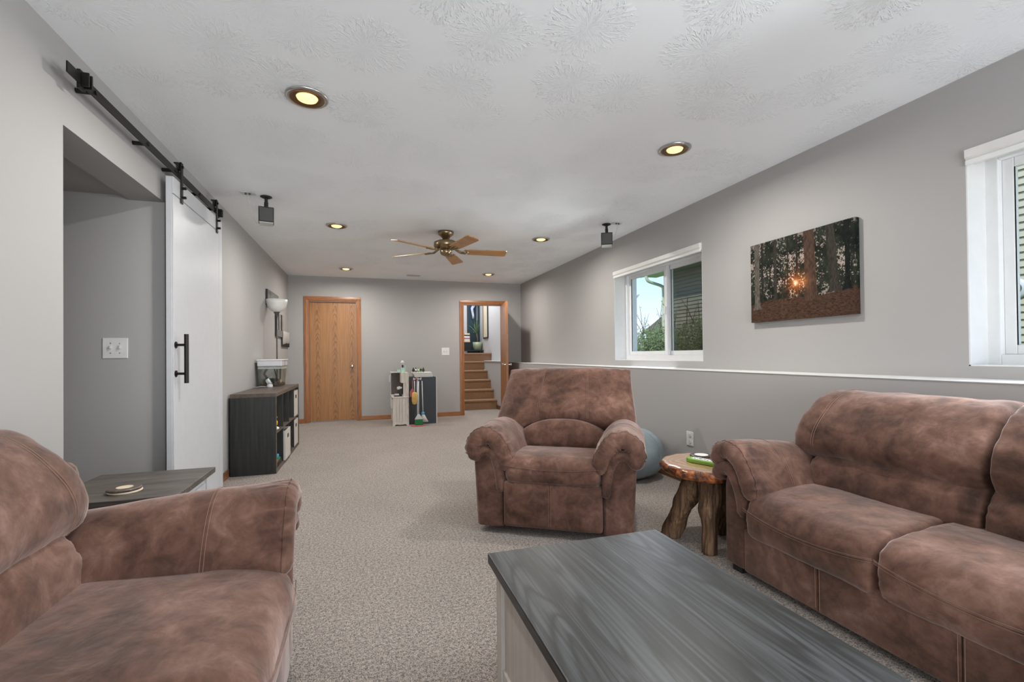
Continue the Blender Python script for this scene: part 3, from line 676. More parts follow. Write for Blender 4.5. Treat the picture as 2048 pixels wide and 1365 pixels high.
# ------------------------------------------------------------------ forest canvas (flat print as vertex colours)
def print_mesh(name, fn, nx, nz_, to3, parent, mat='print'):
    P = np.zeros((nz_ + 1, nx + 1, 3)); col = np.zeros((nz_ + 1, nx + 1, 4), np.float32); col[..., 3] = 1
    U, V = np.meshgrid(np.linspace(0, 1, nx + 1), np.linspace(0, 1, nz_ + 1))
    col[..., :3] = fn(U, V)
    vs = [to3(u, v_) for v_ in np.linspace(0, 1, nz_ + 1) for u in np.linspace(0, 1, nx + 1)]
    mb = MB(); K = nx + 1
    off = root_off(parent)
    me = bpy.data.meshes.new(name)
    me.from_pydata([tuple(Vector(q) - off) for q in vs], [], [(j * K + i, j * K + i + 1, (j + 1) * K + i + 1, (j + 1) * K + i) for j in range(nz_) for i in range(nx)])
    ca = me.color_attributes.new('Col', 'FLOAT_COLOR', 'POINT'); ca.data.foreach_set('color', col.reshape(-1))
    me.materials.append(MATS[mat]); o = bpy.data.objects.new(name, me); C.objects.link(o); o.parent = parent
    return o
_rng = np.random.RandomState(3)
def vnoise(U, V, sx_, sy_, seed):
    rs = np.random.RandomState(seed); G = rs.rand(int(sy_) + 3, int(sx_) + 3)
    x = U * sx_; y = V * sy_; i = np.floor(x).astype(int); j = np.floor(y).astype(int); fx = x - i; fy = y - j
    fx = fx * fx * (3 - 2 * fx); fy = fy * fy * (3 - 2 * fy)
    i = np.clip(i, 0, int(sx_) + 1); j = np.clip(j, 0, int(sy_) + 1)
    return G[j, i] * (1 - fx) * (1 - fy) + G[j, i + 1] * fx * (1 - fy) + G[j + 1, i] * (1 - fx) * fy + G[j + 1, i + 1] * fx * fy
def lin(r, g, b): return np.array(srgb(r, g, b)[:3])
def forest(U, V):
    A = 1.36
    out = np.zeros(U.shape + (3,))
    n = 0.5 * vnoise(U, V, 14, 10, 1) + 0.3 * vnoise(U, V, 40, 30, 2) + 0.2 * vnoise(U, V, 110, 80, 3)
    fol = lin(20, 25, 22) * (1 - n[..., None]) + lin(70, 78, 66) * n[..., None] ** 1.5
    g1 = vnoise(U, V, 9, 7, 4) * 0.42 + vnoise(U, V, 48, 35, 5) * 0.34 + vnoise(U, V, 130, 95, 14) * 0.44
    gap = (np.clip((g1 - 0.68) * 7, 0, 1) * (0.35 + 0.65 * np.exp(-((V - 0.55) / 0.4) ** 2)))[..., None]
    skyc = lin(196, 180, 170)
    out = fol * (1 - gap) + skyc * gap
    glow = np.exp(-(((U - 0.49) * A) ** 2 + (V - 0.42) ** 2) / 0.035)[..., None]
    out = out + glow * gap * lin(255, 170, 90) * 0.6
    ground = 0.235 + 0.05 * U + 0.02 * np.sin(U * 7) + 0.012 * (vnoise(U, V, 30, 20, 6) - 0.5)
    gm = np.clip((ground - V) * 90, 0, 1)[..., None]
    gn = 0.55 * vnoise(U, V, 60, 90, 7) + 0.45 * vnoise(U, V, 160, 160, 8)
    gc = lin(44, 33, 27) * (1 - gn[..., None]) + lin(112, 84, 68) * gn[..., None]
    trunks = [(0.075, 0.030, 0.16, (112, 106, 98), 0), (0.135, 0.012, 0.24, (52, 50, 46), 0), (0.28, 0.017, 0.25, (64, 60, 54), 0.0), (0.50, 0.011, 0.29, (58, 50, 44), 0),
              (0.84, 0.042, 0.26, (70, 66, 60), -0.06), (0.94, 0.022, 0.27, (34, 38, 36), 0), (0.22, 0.007, 0.26, (48, 46, 42), 0), (0.40, 0.006, 0.27, (48, 44, 40), 0.02)]
    out = out * (1 - gm) + gc * gm
    def trunk(out, u0, hw, zb, colr, lean):
        flare = 1 + 1.1 * np.exp(-np.clip(V - zb, 0, 1) / 0.035)
        d = (U - u0 - lean * (V - zb)) / (hw * flare * (1.06 - 0.12 * V))
        mk = (np.clip((1 - np.abs(d)) * 7, 0, 1) * np.clip((V - zb + 0.012 * vnoise(U, V, 90, 4, 12)) * 90, 0, 1))[..., None]
        bk = 0.55 + 0.8 * vnoise(U + 0.02 * vnoise(U, V, 20, 40, 9), V, 150, 26, 10)[..., None] * (0.75 + 0.25 * np.cos(d * 1.3)[..., None])
        return out * (1 - mk) + lin(*colr) * bk * mk
    for tr_ in trunks: out = trunk(out, *tr_)
    out = trunk(out, 0.635, 0.056, 0.195, (92, 72, 60), -0.03)
    r2_ = ((U - 0.487) * A) ** 2 + (V - 0.425) ** 2
    th = np.arctan2(V - 0.425, (U - 0.487) * A)
    star = np.exp(-np.sqrt(r2_) / (0.038 + 0.018 * np.abs(np.cos(th * 7)) ** 4))[..., None]
    out = out + star * lin(255, 140, 50) * 1.3 + np.exp(-r2_ / 0.0006)[..., None] * np.array([1.0, 0.9, 0.7])
    out = out + np.exp(-(((U - 0.56) * A) ** 2 + (V - 0.425) ** 2) / 0.0035)[..., None] * lin(190, 120, 50) * 0.55
    return np.clip(out * 0.66, 0, 1)
cy0, cy1, cz0, cz1, cxf = 1.990, 2.770, 1.316, 1.895, XR - 0.036
r = thing('forest_canvas', 'canvas print of a pine forest at sunset on the right wall', 'picture', (XR - 0.018, 2.38, cz0))
MB().box(cxf + 0.001, XR - 0.001, cy0 + 0.0005, cy1 - 0.0005, cz0 + 0.0005, cz1 - 0.0005).build('stretcher', 'art_dark', r)
print_mesh('print_face', forest, 400, 290, lambda u, v_: (cxf, cy1 + (cy0 - cy1) * u, cz0 + (cz1 - cz0) * v_), r)
print_mesh('print_edge', lambda U, V: forest(1 - U * 0.04, V), 6, 160, lambda u, v_: (cxf + (XR - cxf) * u, cy0, cz0 + (cz1 - cz0) * v_), r)
# three small grey canvases on the left wall
def greyprint(kind):
    def f(U, V):
        n = 0.6 * vnoise(U, V, 5, 5, kind + 20) + 0.4 * vnoise(U, V, 18, 18, kind + 30)
        g = {0: 0.42 - 0.18 * V + 0.2 * (n - 0.5), 1: 0.34 + 0.25 * (n - 0.5), 2: 0.30 + 0.42 * V + 0.12 * (n - 0.5)}[kind]
        if kind == 0: g = np.where((np.abs(U - 0.62) < 0.10 * (1 - V)) & (V < 0.6), 0.05, g)
        if kind == 1: g = np.where((np.abs(U - 0.3) < 0.08) & (V > 0.3), 0.04, np.where((np.abs(U - 0.72) < 0.10) & (V > 0.3), 0.05, np.where(V < 0.3, 0.26, g)))
        if kind == 2: g = np.where(V < 0.14 + 0.3 * U * vnoise(U, V, 9, 2, 44), 0.06, g)
        g = np.clip(g, 0.02, 0.8) ** 1.2
        return np.stack([g, g * 0.97, g * 0.94], -1)
    return f
for k, (y0, y1, z0, z1, lb) in enumerate(((6.52, 7.30, 1.76, 1.966, 'small grey canvas high on the left wall behind the floor lamp bowl'),
                                          (7.14, 7.66, 1.39, 1.72, 'small dark figure canvas on the left wall beside the lamp pole'),
                                          (7.62, 8.25, 1.255, 1.49, 'lowest small grey canvas on the left wall near the far corner'))):
    r = thing('small_canvas', lb, 'picture', (XL + 0.01, (y0 + y1) / 2, z0), group='small canvases on the left wall')
    MB().box(XL + 0.001, XL + 0.025, y0, y1, z0, z1).build('stretcher', 'art_dark', r)
    print_mesh('print_face', greyprint(k), 60, 40, lambda u, v_: (XL + 0.0256, y0 + (y1 - y0) * u, z0 + (z1 - z0) * v_), r)

# ------------------------------------------------------------------ upholstered furniture
def band(center, r, k=1.0, ncap=6):
    """closed loop around a thick centre line (2-D)"""
    c = np.array(center); n = len(c); T = np.gradient(c, axis=0); T /= np.linalg.norm(T, axis=1)[:, None]
    N = np.stack([-T[:, 1], T[:, 0]], 1); rr = np.array(r) * k if np.ndim(r) else np.full(n, r * k)
    L = [c[i] + N[i] * rr[i] for i in range(n)]
    for q in range(1, ncap):
        a = PI * q / ncap; L.append(c[-1] + (N[-1] * math.cos(a) + T[-1] * math.sin(a)) * rr[-1])
    L += [c[i] - N[i] * rr[i] for i in range(n - 1, -1, -1)]
    for q in range(1, ncap):
        a = PI * q / ncap; L.append(c[0] + (-N[0] * math.cos(a) - T[0] * math.sin(a)) * rr[0])
    return L
def band_caps(mb, n, ncap, nrings, base=0):
    K = 2 * n + 2 * (ncap - 1)
    for ring, rev in ((0, True), (nrings - 1, False)):
        o = base + ring * K; mi = lambda i: n + (ncap - 1) + (n - 1 - i); fs = []
        for i in range(n - 1): fs.append((o + i, o + i + 1, o + mi(i + 1), o + mi(i)))
        fs.append(tuple(o + q for q in range(n - 1, n + ncap)))
        fs.append(tuple(o + q % K for q in range(mi(0), K + 1)))
        for f in fs: mb.f.append(f[::-1] if rev else f)
def smoothstep(a, b, x):
    t_ = min(1, max(0, (x - a) / (b - a))); return t_ * t_ * (3 - 2 * t_)
def arm(root, s, xo, y1=0.56, flare=0.0, seed=0, bo=0.085, stacked=True):
    """s=+1: arm on the low-x side with its outer limit at xo, s=-1: mirrored"""
    X = lambda x: xo + s * x
    # body panel
    rings = []
    for (z, e) in ((0.045, 0.0), (0.06, 0.0), (0.25, 0.0), (0.42, 0.0), (0.50, 0.01), (0.545, 0.035)):
        fo = bo - flare * z
        a0, a1 = fo + e, 0.235 - e; y0 = 0.02 + e * 0.6
        pts = [(a0 + 0.02, y0), (a1 - 0.015, y0), (a1, y0 + 0.015), (a1, 0.86), (a0, 0.86), (a0, y0 + 0.02)]
        rings.append([(X(a), b, z) for a, b in pts])
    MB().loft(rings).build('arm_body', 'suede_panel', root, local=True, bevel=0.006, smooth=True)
    # padded top: fat upper roll and thinner roll beneath
    ca = crom([(0.050, 0.478), (0.052, 0.545), (0.105, 0.592), (0.170, 0.578), (0.222, 0.512), (0.252, 0.435)], 60)
    cb = crom([(0.062, 0.462), (0.085, 0.492), (0.130, 0.505), (0.172, 0.480), (0.198, 0.420), (0.212, 0.350), (0.218, 0.285)], 60)
    ra, rb = 0.053, 0.032
    if stacked:
        ca = crom([(0.046, 0.556), (0.062, 0.590), (0.118, 0.604), (0.176, 0.578), (0.224, 0.512), (0.256, 0.432)], 60)
        cb = crom([(0.040, 0.478), (0.060, 0.504), (0.108, 0.514), (0.150, 0.490), (0.180, 0.440), (0.200, 0.385), (0.208, 0.330)], 60)
        ra, rb = 0.048, 0.037
    for nm, cc, rad, yf, yb, sd in (('arm_pad', ca, ra, -0.005, y1, 1), ('arm_roll', cb, rb, 0.004, y1 - 0.1, 2)):
        rings = []; depth = [0.0, 0.006, 0.016, 0.03, 0.05, 0.075, 0.10, 0.14] + [0.14 + (yb - yf - 0.16) * q / 10 for q in range(1, 11)] + [yb - yf - 0.01, yb - yf]
        for d in depth:
            k = math.sqrt(max(0.0, 1 - (1 - min(1, d / 0.045)) ** 2)) * 0.80 + 0.20
            k2 = math.sqrt(max(0.0, 1 - (1 - min(1, (yb - yf - d) / 0.05)) ** 2)) * 0.8 + 0.2
            g = math.exp(-((d - 0.05) / 0.055) ** 2)
            loop = band(cc, [rad * (1 + 0.26 * g * nz(i * 0.62, seed * 3.1 + sd, d * 5) + 0.05 * nz(i * 0.13, d * 7, seed + 5.0)) for i in range(len(cc))], min(k, k2))
            sag = 0.012 * math.sin(PI * min(1, max(0, d / yb))) if nm == 'arm_pad' else 0
            if stacked: sag -= 0.004 + 0.050 * max(0, d / yb)
            rings.append([(X(p[0]), yf + d, p[1] + sag + 0.004 * nz(p[0] * 9, d * 9, seed)) for p in loop])
        mb = MB().loft(rings, cap=False); band_caps(mb, len(cc), 6, len(rings)); o = mb.build(nm, 'suede', root, local=True, smooth=True)
        K = 2 * len(cc) + 10
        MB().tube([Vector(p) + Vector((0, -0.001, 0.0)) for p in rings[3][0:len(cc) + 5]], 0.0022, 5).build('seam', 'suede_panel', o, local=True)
        if nm == 'arm_pad':
            for off in (0.195, 0.205):
                cc2 = ca[7::2]; T = np.gradient(cc2, axis=0); T /= np.linalg.norm(T, axis=1)[:, None]
                MB().tube([(X(p[0] - q[1] * (ra + 0.003)), yf + off + 0.05, p[1] + q[0] * (ra + 0.003) + 0.012 * math.sin(PI * (off + 0.05) / yb) - ((0.004 + 0.050 * (off + 0.05) / yb) if stacked else 0)) for p, q in zip(cc2, T)], 0.0008, 4).build('stitching', 'stitch', o, local=True)
def superprof(P, n): return crom(P, n, closed=True)
def box_cushion(root, name, x0, x1, P, mat='suede', nend=9.0, seed=0, wr=0.004, stations=26, n=72, ecurve=None):
    """cushion: closed (y,z) profile swept along x with softly closed ends"""
    pr = superprof(P, n); c = pr.mean(0); rings = []
    for i in range(stations):
        t_ = -1 + 2 * i / (stations - 1); t_ = math.copysign(1 - (1 - abs(t_)) ** 1.7, t_)
        ne = nend if not isinstance(nend, tuple) else nend[0 if t_ < 0 else 1]
        k = (1 - min(0.9995, abs(t_)) ** ne) ** (1 / 3.2)
        k = max(k, 0.25)
        x = (x0 + x1) / 2 + (x1 - x0) / 2 * t_
        ring = []
        for j, p in enumerate(pr):
            q = c + (p - c) * k
            xx = x + (ecurve(q, t_) if ecurve else 0)
            e = math.exp(-((1 - abs(t_)) / 0.17) ** 2)
            d = wr * (0.7 * nz(xx * 7, q[0] * 10, q[1] * 10 + seed) + 0.5 * nz(xx * 18, q[0] * 18 + seed, q[1] * 18)) + e * 0.008 * nz(j * 0.42, seed + 3.3, t_ * 2)
            u = (q - c) / (np.linalg.norm(q - c) + 1e-6)
            ring.append((xx, q[0] + u[0] * d, q[1] + u[1] * d))
        rings.append(ring)
    return MB().loft(rings).build(name, mat, root, local=True, smooth=True)
SEAT = [(0.008, 0.222), (-0.010, 0.255), (-0.016, 0.300), (-0.012, 0.345), (0.004, 0.383), (0.05, 0.418), (0.15, 0.436), (0.30, 0.446), (0.45, 0.448), (0.55, 0.44),
        (0.60, 0.40), (0.61, 0.30), (0.58, 0.22), (0.40, 0.205), (0.20, 0.205), (0.06, 0.208)]
LUMBAR = [(0.42, 0.40), (0.405, 0.45), (0.415, 0.51), (0.44, 0.56), (0.49, 0.60), (0.56, 0.60), (0.62, 0.52), (0.62, 0.42), (0.54, 0.37), (0.46, 0.375)]
UPPER = [(0.475, 0.570), (0.440, 0.605), (0.428, 0.660), (0.445, 0.720), (0.485, 0.780), (0.540, 0.838), (0.605, 0.878), (0.680, 0.894), (0.755, 0.885), (0.815, 0.850), (0.845, 0.790),
         (0.850, 0.700), (0.840, 0.600), (0.78, 0.555), (0.68, 0.545), (0.56, 0.548)]
def sofa(name, label, loc, rz, seats, db=0.0, bs=0.0):
    sh = lambda P: [(a + db, b) for a, b in P] if db < 0.05 else [(0.572 + (a - 0.428) * 0.88, b) if P is UPPER else (0.545 + (a - 0.405) * 0.8, b) for a, b in P]
    r = thing(name, label, 'sofa', loc, rz, group='matching brown sofas')
    cw = 0.575; aw = 0.262; L = 2 * aw + seats * cw
    for k, (x0, x1) in enumerate([(0.225, aw + 0.34)] + [(aw + 0.34 + 0.47 * q, aw + 0.34 + 0.47 * (q + 1)) for q in range(int((L - 2 * aw - 0.34) / 0.47))] + [(aw + 0.34 + 0.47 * int((L - 2 * aw - 0.34) / 0.47), L - 0.225)]):
        if x1 - x0 < 0.02: continue
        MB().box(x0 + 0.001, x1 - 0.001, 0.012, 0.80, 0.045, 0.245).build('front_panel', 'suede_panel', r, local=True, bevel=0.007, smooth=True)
        if k:
            for q in (-0.009, 0.009): MB().tube([(x0 + q, 0.0105, 0.06), (x0 + q, 0.0105, 0.23)], 0.0009, 4).build('stitching', 'stitch', r, local=True)
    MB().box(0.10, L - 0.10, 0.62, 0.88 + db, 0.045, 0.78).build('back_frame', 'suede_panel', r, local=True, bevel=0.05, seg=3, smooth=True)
    for x in (0.14, L - 0.14):
        for y in (0.08, 0.80): MB().box(x - 0.03, x + 0.03, y - 0.03, y + 0.03, 0, 0.05).build('foot', 'black_board', r, local=True, bevel=0.004)
    ya = 0.56 if db < 0.05 else 0.70
    arm(r, 1, 0.0, ya, 0.0, 1); arm(r, -1, L, ya, 0.0, 2)
    for i in range(seats):
        x0, x1 = aw - 0.012 + cw * i, aw + cw * (i + 1) + (0.012 if i == seats - 1 else 0)
        if i == 0: x0 = aw - 0.03
        if i == seats - 1: x1 = L - aw + 0.03
        bulge = lambda q, t_: 0.0
        seat = box_cushion(r, 'seat_cushion', x0 + 0.002, x1 - 0.002, [(a + (0.12 if (a > 0.4 and db > 0.05) else 0), b) for a, b in SEAT], 'suede', (22 if i == 0 else 34, 22 if i == seats - 1 else 34), seed=i * 4 + 1, wr=0.008)
        for q in (-0.006, 0.0, 0.006):
            pts = []
            for s in range(25):
                t_ = -0.97 + 1.94 * s / 24; x = (x0 + x1) / 2 + (x1 - x0) / 2 * t_
                z = 0.352 - 0.034 * (1 - t_ * t_) + q; pts.append((x, -0.0165 - 0.004 * (1 - abs(t_)) + 0.008 * abs(t_) ** 8 + (0.001 if q == 0 else 0), z))
            MB().tube(pts, 0.0008 if q else 0.002, 4).build('stitching' if q else 'seam', 'stitch' if q else 'suede_panel', seat, local=True)
        bx0, bx1 = (0.10 if i == 0 else aw + cw * i + (bs if i == 1 else -bs)), (L - 0.10 if i == seats - 1 else aw + cw * (i + 1) + (bs if i == 0 else -bs))
        def ec(q, t_, i=i):
            # outer ends of the row lean in towards the top
            tz = smoothstep(0.55, 0.90, q[1])
            if i == 0 and t_ < 0: return 0.06 * tz * (-t_) ** 2
            if i == seats - 1 and t_ > 0: return -0.06 * tz * t_ ** 2
            return 0.0
        box_cushion(r, 'lumbar_cushion', (aw - 0.03 if i == 0 else bx0) + 0.001, (L - aw + 0.03 if i == seats - 1 else bx1) - 0.001, sh(LUMBAR), 'suede', (16 if i == 0 else 40, 16 if i == seats - 1 else 40), seed=i * 5 + 2, wr=0.007)
        up = box_cushion(r, 'back_cushion', bx0 + 0.001, bx1 - 0.001, sh(UPPER), 'suede', (13 if i == 0 else 36, 13 if i == seats - 1 else 36), seed=i * 6 + 3, wr=0.010, ecurve=ec)
        pr = superprof(sh(UPPER), 72); cc = pr.mean(0)
        for q in (0.0, 0.011):
            xs = (0.155 if i == 0 else -0.155) + q + (bx0 if i == 0 else bx1)
            if 0 < i < seats - 1: continue
            sgn = 1 if i == 0 else -1
            MB().tube([(xs + sgn * 0.03 * smoothstep(0.55, 0.90, p[1]), p[0] + (p[0] - cc[0]) * 0.014, p[1] + (p[1] - cc[1]) * 0.014) for p in pr[1:36]], 0.0009, 4).build('stitching', 'stitch', up, local=True)
    return r
sofa('sofa', 'long brown suede sofa against the right wall, facing the coffee table', (1.710, 2.005, 0), -PI / 2, 3, -0.025, 0.10)
sofa('sofa', 'brown suede sofa in the left foreground beside the grey end table', (-0.235, 1.925 - (2 * 0.262 + 2 * 0.575), 0), PI / 2, 2, 0.085)

# recliner
RX, RY, RA = 1.033, 2.523, math.radians(-32.5)
r = thing('recliner', 'brown suede rocker recliner in the middle of the carpet', 'armchair', (RX, RY, 0), RA)
hw = 0.535
arm(r, 1, -hw, 0.60, 0.05, 5, 0.068, False); arm(r, -1, hw, 0.60, 0.05, 7, 0.068, False)
MB().box(-0.295, 0.295, 0.006, 0.10, 0.055, 0.325).build('footrest_panel', 'suede', r, local=True, bevel=0.018, seg=3, smooth=True, disp=lambda c: 0.006 * nz(c.x * 9, c.z * 5, 2.0))
for q in (-0.006, 0.006): MB().tube([(q - 0.01, 0.0045, 0.075), (q - 0.01, 0.0045, 0.31)], 0.0009, 4).build('stitching', 'stitch', r, local=True)
RSEAT = [(0.010, 0.325), (-0.008, 0.350), (-0.014, 0.395), (-0.006, 0.435), (0.03, 0.468), (0.12, 0.485), (0.30, 0.48), (0.46, 0.46), (0.52, 0.42), (0.52, 0.35), (0.45, 0.31), (0.20, 0.305), (0.06, 0.31)]
sc_ = box_cushion(r, 'seat_cushion', -0.300, 0.300, RSEAT, 'suede', 14, seed=21, wr=0.005)
MB().tube([(-0.28 + 0.56 * s / 20, -0.0165 + 0.01 * abs(s / 10 - 1) ** 6, 0.425 - 0.015 * math.sin(PI * s / 20)) for s in range(21)], 0.0018, 4).build('seam', 'suede_panel', sc_, local=True)
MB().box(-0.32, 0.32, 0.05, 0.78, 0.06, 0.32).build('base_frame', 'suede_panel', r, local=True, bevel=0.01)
for x in (-0.22, 0.22):
    prof = [(0.12, 0.03), (0.30, 0.006), (0.45, 0.0), (0.60, 0.006), (0.78, 0.03), (0.78, 0.065), (0.12, 0.065)]
    MB().prism(prof, 'x', x - 0.02, x + 0.02).build('rocker', 'black_plastic', r, local=True)
# lumbar dome
def pillow(name, F, T, na=34, nb=26, mat='suede', parent=r, p=3.0, q=2.4, wr=0.006, seed=0, edge=0.010):
    ts = lambda n: [math.copysign(1 - (1 - abs(t_)) ** 1.6, t_) for t_ in np.linspace(-1, 1, n)]
    A = ts(na); B = ts(nb); vs = []; idx = {}
    for side in (1, -1):
        for i, a in enumerate(A):
            for j, b in enumerate(B):
                bd = i in (0, na - 1) or j in (0, nb - 1)
                if bd and side == -1: idx[(side, i, j)] = idx[(1, i, j)]; continue
                h = ((1 - abs(a) ** p) * (1 - abs(b) ** p)); h = max(h, 0) ** (1 / q)
                P_, N_ = F(a, b)
                ed = math.exp(-((1 - max(abs(a), abs(b))) / 0.16) ** 2)
                d = wr * (nz(P_[0] * 7, P_[1] * 7, P_[2] * 7 + seed) + 0.6 * nz(P_[0] * 16, P_[1] * 16 + seed, P_[2] * 16))
                d += edge * ed * (nz(a * 13 if abs(b) > abs(a) else b * 13, seed + 1.7, 0.3))
                vs.append(Vector(P_) + Vector(N_) * (side * T(a, b) * h + (d if side == 1 and not bd else 0)))
                idx[(side, i, j)] = len(vs) - 1
    fs = []
    for side in (1, -1):
        for i in range(na - 1):
            for j in range(nb - 1):
                f = (idx[(side, i, j)], idx[(side, i + 1, j)], idx[(side, i + 1, j + 1)], idx[(side, i, j + 1)])
                f = f if side == 1 else f[::-1]
                if len(set(f)) > 2: fs.append(tuple(dict.fromkeys(f)))
    return MB().add(vs, fs).build(name, mat, parent, local=True, smooth=True)
NB = Vector((0, -0.90, 0.43)).normalized()
def back_center(a, b):
    # b=-1 bottom, +1 top ; lower edge arches up in the middle
    zt = 0.985 - 0.012 * a * a; zb = 0.60 - 0.115 * abs(a) ** 2.2
    s = (b + 1) / 2; z = zb + (zt - zb) * s
    wdt = 0.495 - 0.04 * smoothstep(0.55, 0.98, z)
    y = 0.50 + 0.33 * (z - 0.52) / 0.46
    return (a * wdt, y, z), NB
bk = pillow('back_cushion', back_center, lambda a, b: 0.115 - 0.02 * b, 40, 34, p=4.0, q=2.2, wr=0.007, seed=31, edge=0.012)
for xx in (-0.165, -0.157, 0.150, 0.158):
    pts = []
    for s in range(24):
        b = -0.93 + 1.86 * s / 23; a = xx / 0.45; P_, N_ = back_center(a, b)
        h = ((1 - abs(a) ** 4) * (1 - abs(b) ** 4)) ** (1 / 2.2)
        pts.append(Vector(P_) + N_ * ((0.115 - 0.02 * b) * h + 0.003))
    MB().tube(pts, 0.0009, 4).build('stitching', 'stitch', bk, local=True)
def lum(a, b):
    zt = 0.645 - 0.10 * abs(a) ** 2.6; zb = 0.44; s = (b + 1) / 2; z = zb + (zt - zb) * s
    return (a * 0.31, 0.445 + 0.06 * s, z), Vector((0, -0.97, 0.24))
pillow('lumbar_cushion', lum, lambda a, b: 0.075, 30, 20, p=3.0, q=2.0, wr=0.004, seed=41, edge=0.006)
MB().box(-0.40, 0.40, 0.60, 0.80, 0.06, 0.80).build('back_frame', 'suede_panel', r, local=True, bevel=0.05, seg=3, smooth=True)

# throw pillow on the left sofa (front of its back rest)
# ------------------------------------------------------------------ coffee table
TX0, TX1, TY0, TY1, TZ = 0.366, 0.990, 0.36, 1.432, 0.46
r = thing('coffee_table', 'greige coffee table with dark grey wood grain top in the foreground', 'coffee table', ((TX0 + TX1) / 2, (TY0 + TY1) / 2, 0))
MB().box(TX0, TX1, TY0, TY1, TZ - 0.032, TZ).build('top', 'grey_wood', r, bevel=0.004)
bx0, bx1, by0, by1, zt = TX0 + 0.022, TX1 - 0.022, TY0 + 0.022, TY1 - 0.022, TZ - 0.032
for x in (bx0, bx1 - 0.05):
    for y in (by0, by1 - 0.05):
        MB().box(x, x + 0.05, y, y + 0.05, 0, zt).build('post', 'greige_board', r, bevel=0.002)
for x in (bx0 + 0.012, bx1 - 0.028): MB().box(x, x + 0.016, by0 + 0.05, by1 - 0.05, 0.12, zt).build('side_panel', 'greige_board', r)
for y in (by0 + 0.012, by1 - 0.028): MB().box(bx0 + 0.05, bx1 - 0.05, y, y + 0.016, 0.12, zt).build('end_panel', 'greige_board', r)
for x in (bx0 + 0.004, bx1 - 0.044):
    MB().box(x, x + 0.04, by0 + 0.05, by1 - 0.05, 0.08, 0.13).build('bottom_rail', 'greige_board', r, bevel=0.002)
    MB().box(x, x + 0.03, by0 + 0.05, by1 - 0.05, zt - 0.03, zt).build('top_rail', 'greige_board', r, bevel=0.002)
for y in (by0 + 0.004, by1 - 0.044): MB().box(bx0 + 0.05, bx1 - 0.05, y, y + 0.04, 0.08, 0.13).build('bottom_rail', 'greige_board', r, bevel=0.002)
# ------------------------------------------------------------------ end table by the left sofa, with coaster
EX0, EX1, EY0, EY1, EZ = -1.178, -0.712, 2.135, 2.628, 0.552
r = thing('end_table', 'white end table with dark wood top beside the left sofa', 'end table', (-0.95, 2.39, 0))
MB().box(EX0, EX1, EY0, EY1, EZ - 0.026, EZ).build('top', 'grey_wood_cross', r, bevel=0.003)
MB().box(EX0 + 0.03, EX1 - 0.03, EY0 + 0.03, EY1 - 0.03, 0.10, EZ - 0.026).build('cabinet', 'white_paint', r, bevel=0.003)
for x in (EX0 + 0.02, EX1 - 0.06):
    for y in (EY0 + 0.02, EY1 - 0.06): MB().box(x, x + 0.04, y, y + 0.04, 0, EZ - 0.03).build('post', 'white_paint', r, bevel=0.003)
MB().box(EX1 - 0.031, EX1 - 0.022, EY0 + 0.07, EY1 - 0.07, 0.14, EZ - 0.06).build('door', 'white_paint', r, bevel=0.003)
cx, cy = -0.932, 2.262
r = thing('coaster_set', 'round brown and cream coasters stacked on the end table', 'coaster', (cx, cy, EZ))
MB().lathe((cx, cy, EZ), [(0.054, 0), (0.057, 0.004), (0.055, 0.008)], 36).build('lower_disc', 'cream', r, smooth=False)
MB().lathe((cx - 0.004, cy, EZ), [(0.052, 0.008), (0.058, 0.012), (0.058, 0.016), (0.054, 0.019)], 36).build('upper_disc', 'shelf_top', r, smooth=False)
MB().lathe((cx - 0.002, cy, EZ), [(0.028, 0.0185), (0.028, 0.0198)], 30).build('inlay', 'cream', r)
# ------------------------------------------------------------------ live-edge slab table
SX, SY, SZ = 1.875, 2.20, 0.462
r = thing('slab_table', 'live edge wood slab table on root legs beside the right sofa', 'side table', (SX, SY, 0))
def slab_r(a): return 0.262 + 0.022 * nz(math.cos(a) * 1.6, math.sin(a) * 1.6, 4.0) + 0.010 * nz(math.cos(a) * 6, math.sin(a) * 6, 8.0)
NA = 96
ring = lambda k, z, amp=0.0: [(SX + math.cos(2 * PI * i / NA) * (slab_r(2 * PI * i / NA) * k + amp * nz(i * 0.55, z * 60, 1.0)), SY + math.sin(2 * PI * i / NA) * (slab_r(2 * PI * i / NA) * k + amp * nz(i * 0.55, z * 60, 1.0)), z) for i in range(NA)]
MB().loft([ring(0.955, SZ - 0.004), ring(0.955, SZ), ring(0.90, SZ + 0.001), ring(0.3, SZ + 0.001)]).build('slab', 'slab_top', r, smooth=False)
MB().loft([ring(0.945, SZ - 0.001), ring(0.975, SZ - 0.006, 0.004), ring(1.0, SZ - 0.02, 0.012), ring(0.985, SZ - 0.038, 0.014), ring(0.93, SZ - 0.056, 0.012), ring(0.84, SZ - 0.064, 0.006), ring(0.5, SZ - 0.066)]).build('bark_edge', 'slab_edge', r, smooth=True)
def rootleg(pts, rad, seed):
    P = crom(pts, 22); R = np.interp(np.linspace(0, 1, 22), np.linspace(0, 1, len(rad)), rad); rings = []
    for i in range(22):
        ring_ = []
        for k in range(20):
            a = 2 * PI * k / 20; rr = R[i] * (1 + 0.26 * nz(math.cos(a) * 1.4, math.sin(a) * 1.4, i * 0.20 + seed) + 0.16 * nz(math.cos(a) * 4, math.sin(a) * 4, i * 0.34 + seed))
            ring_.append((P[i][0] + rr * math.cos(a), P[i][1] + rr * math.sin(a), P[i][2]))
        rings.append(ring_)
    MB().loft(rings).build('root_leg', 'bark', r, smooth=True)
rootleg([(1.86, 2.22, 0.42), (1.80, 2.25, 0.30), (1.755, 2.31, 0.14), (1.735, 2.36, 0.0)], [0.085, 0.068, 0.058, 0.060], 1)
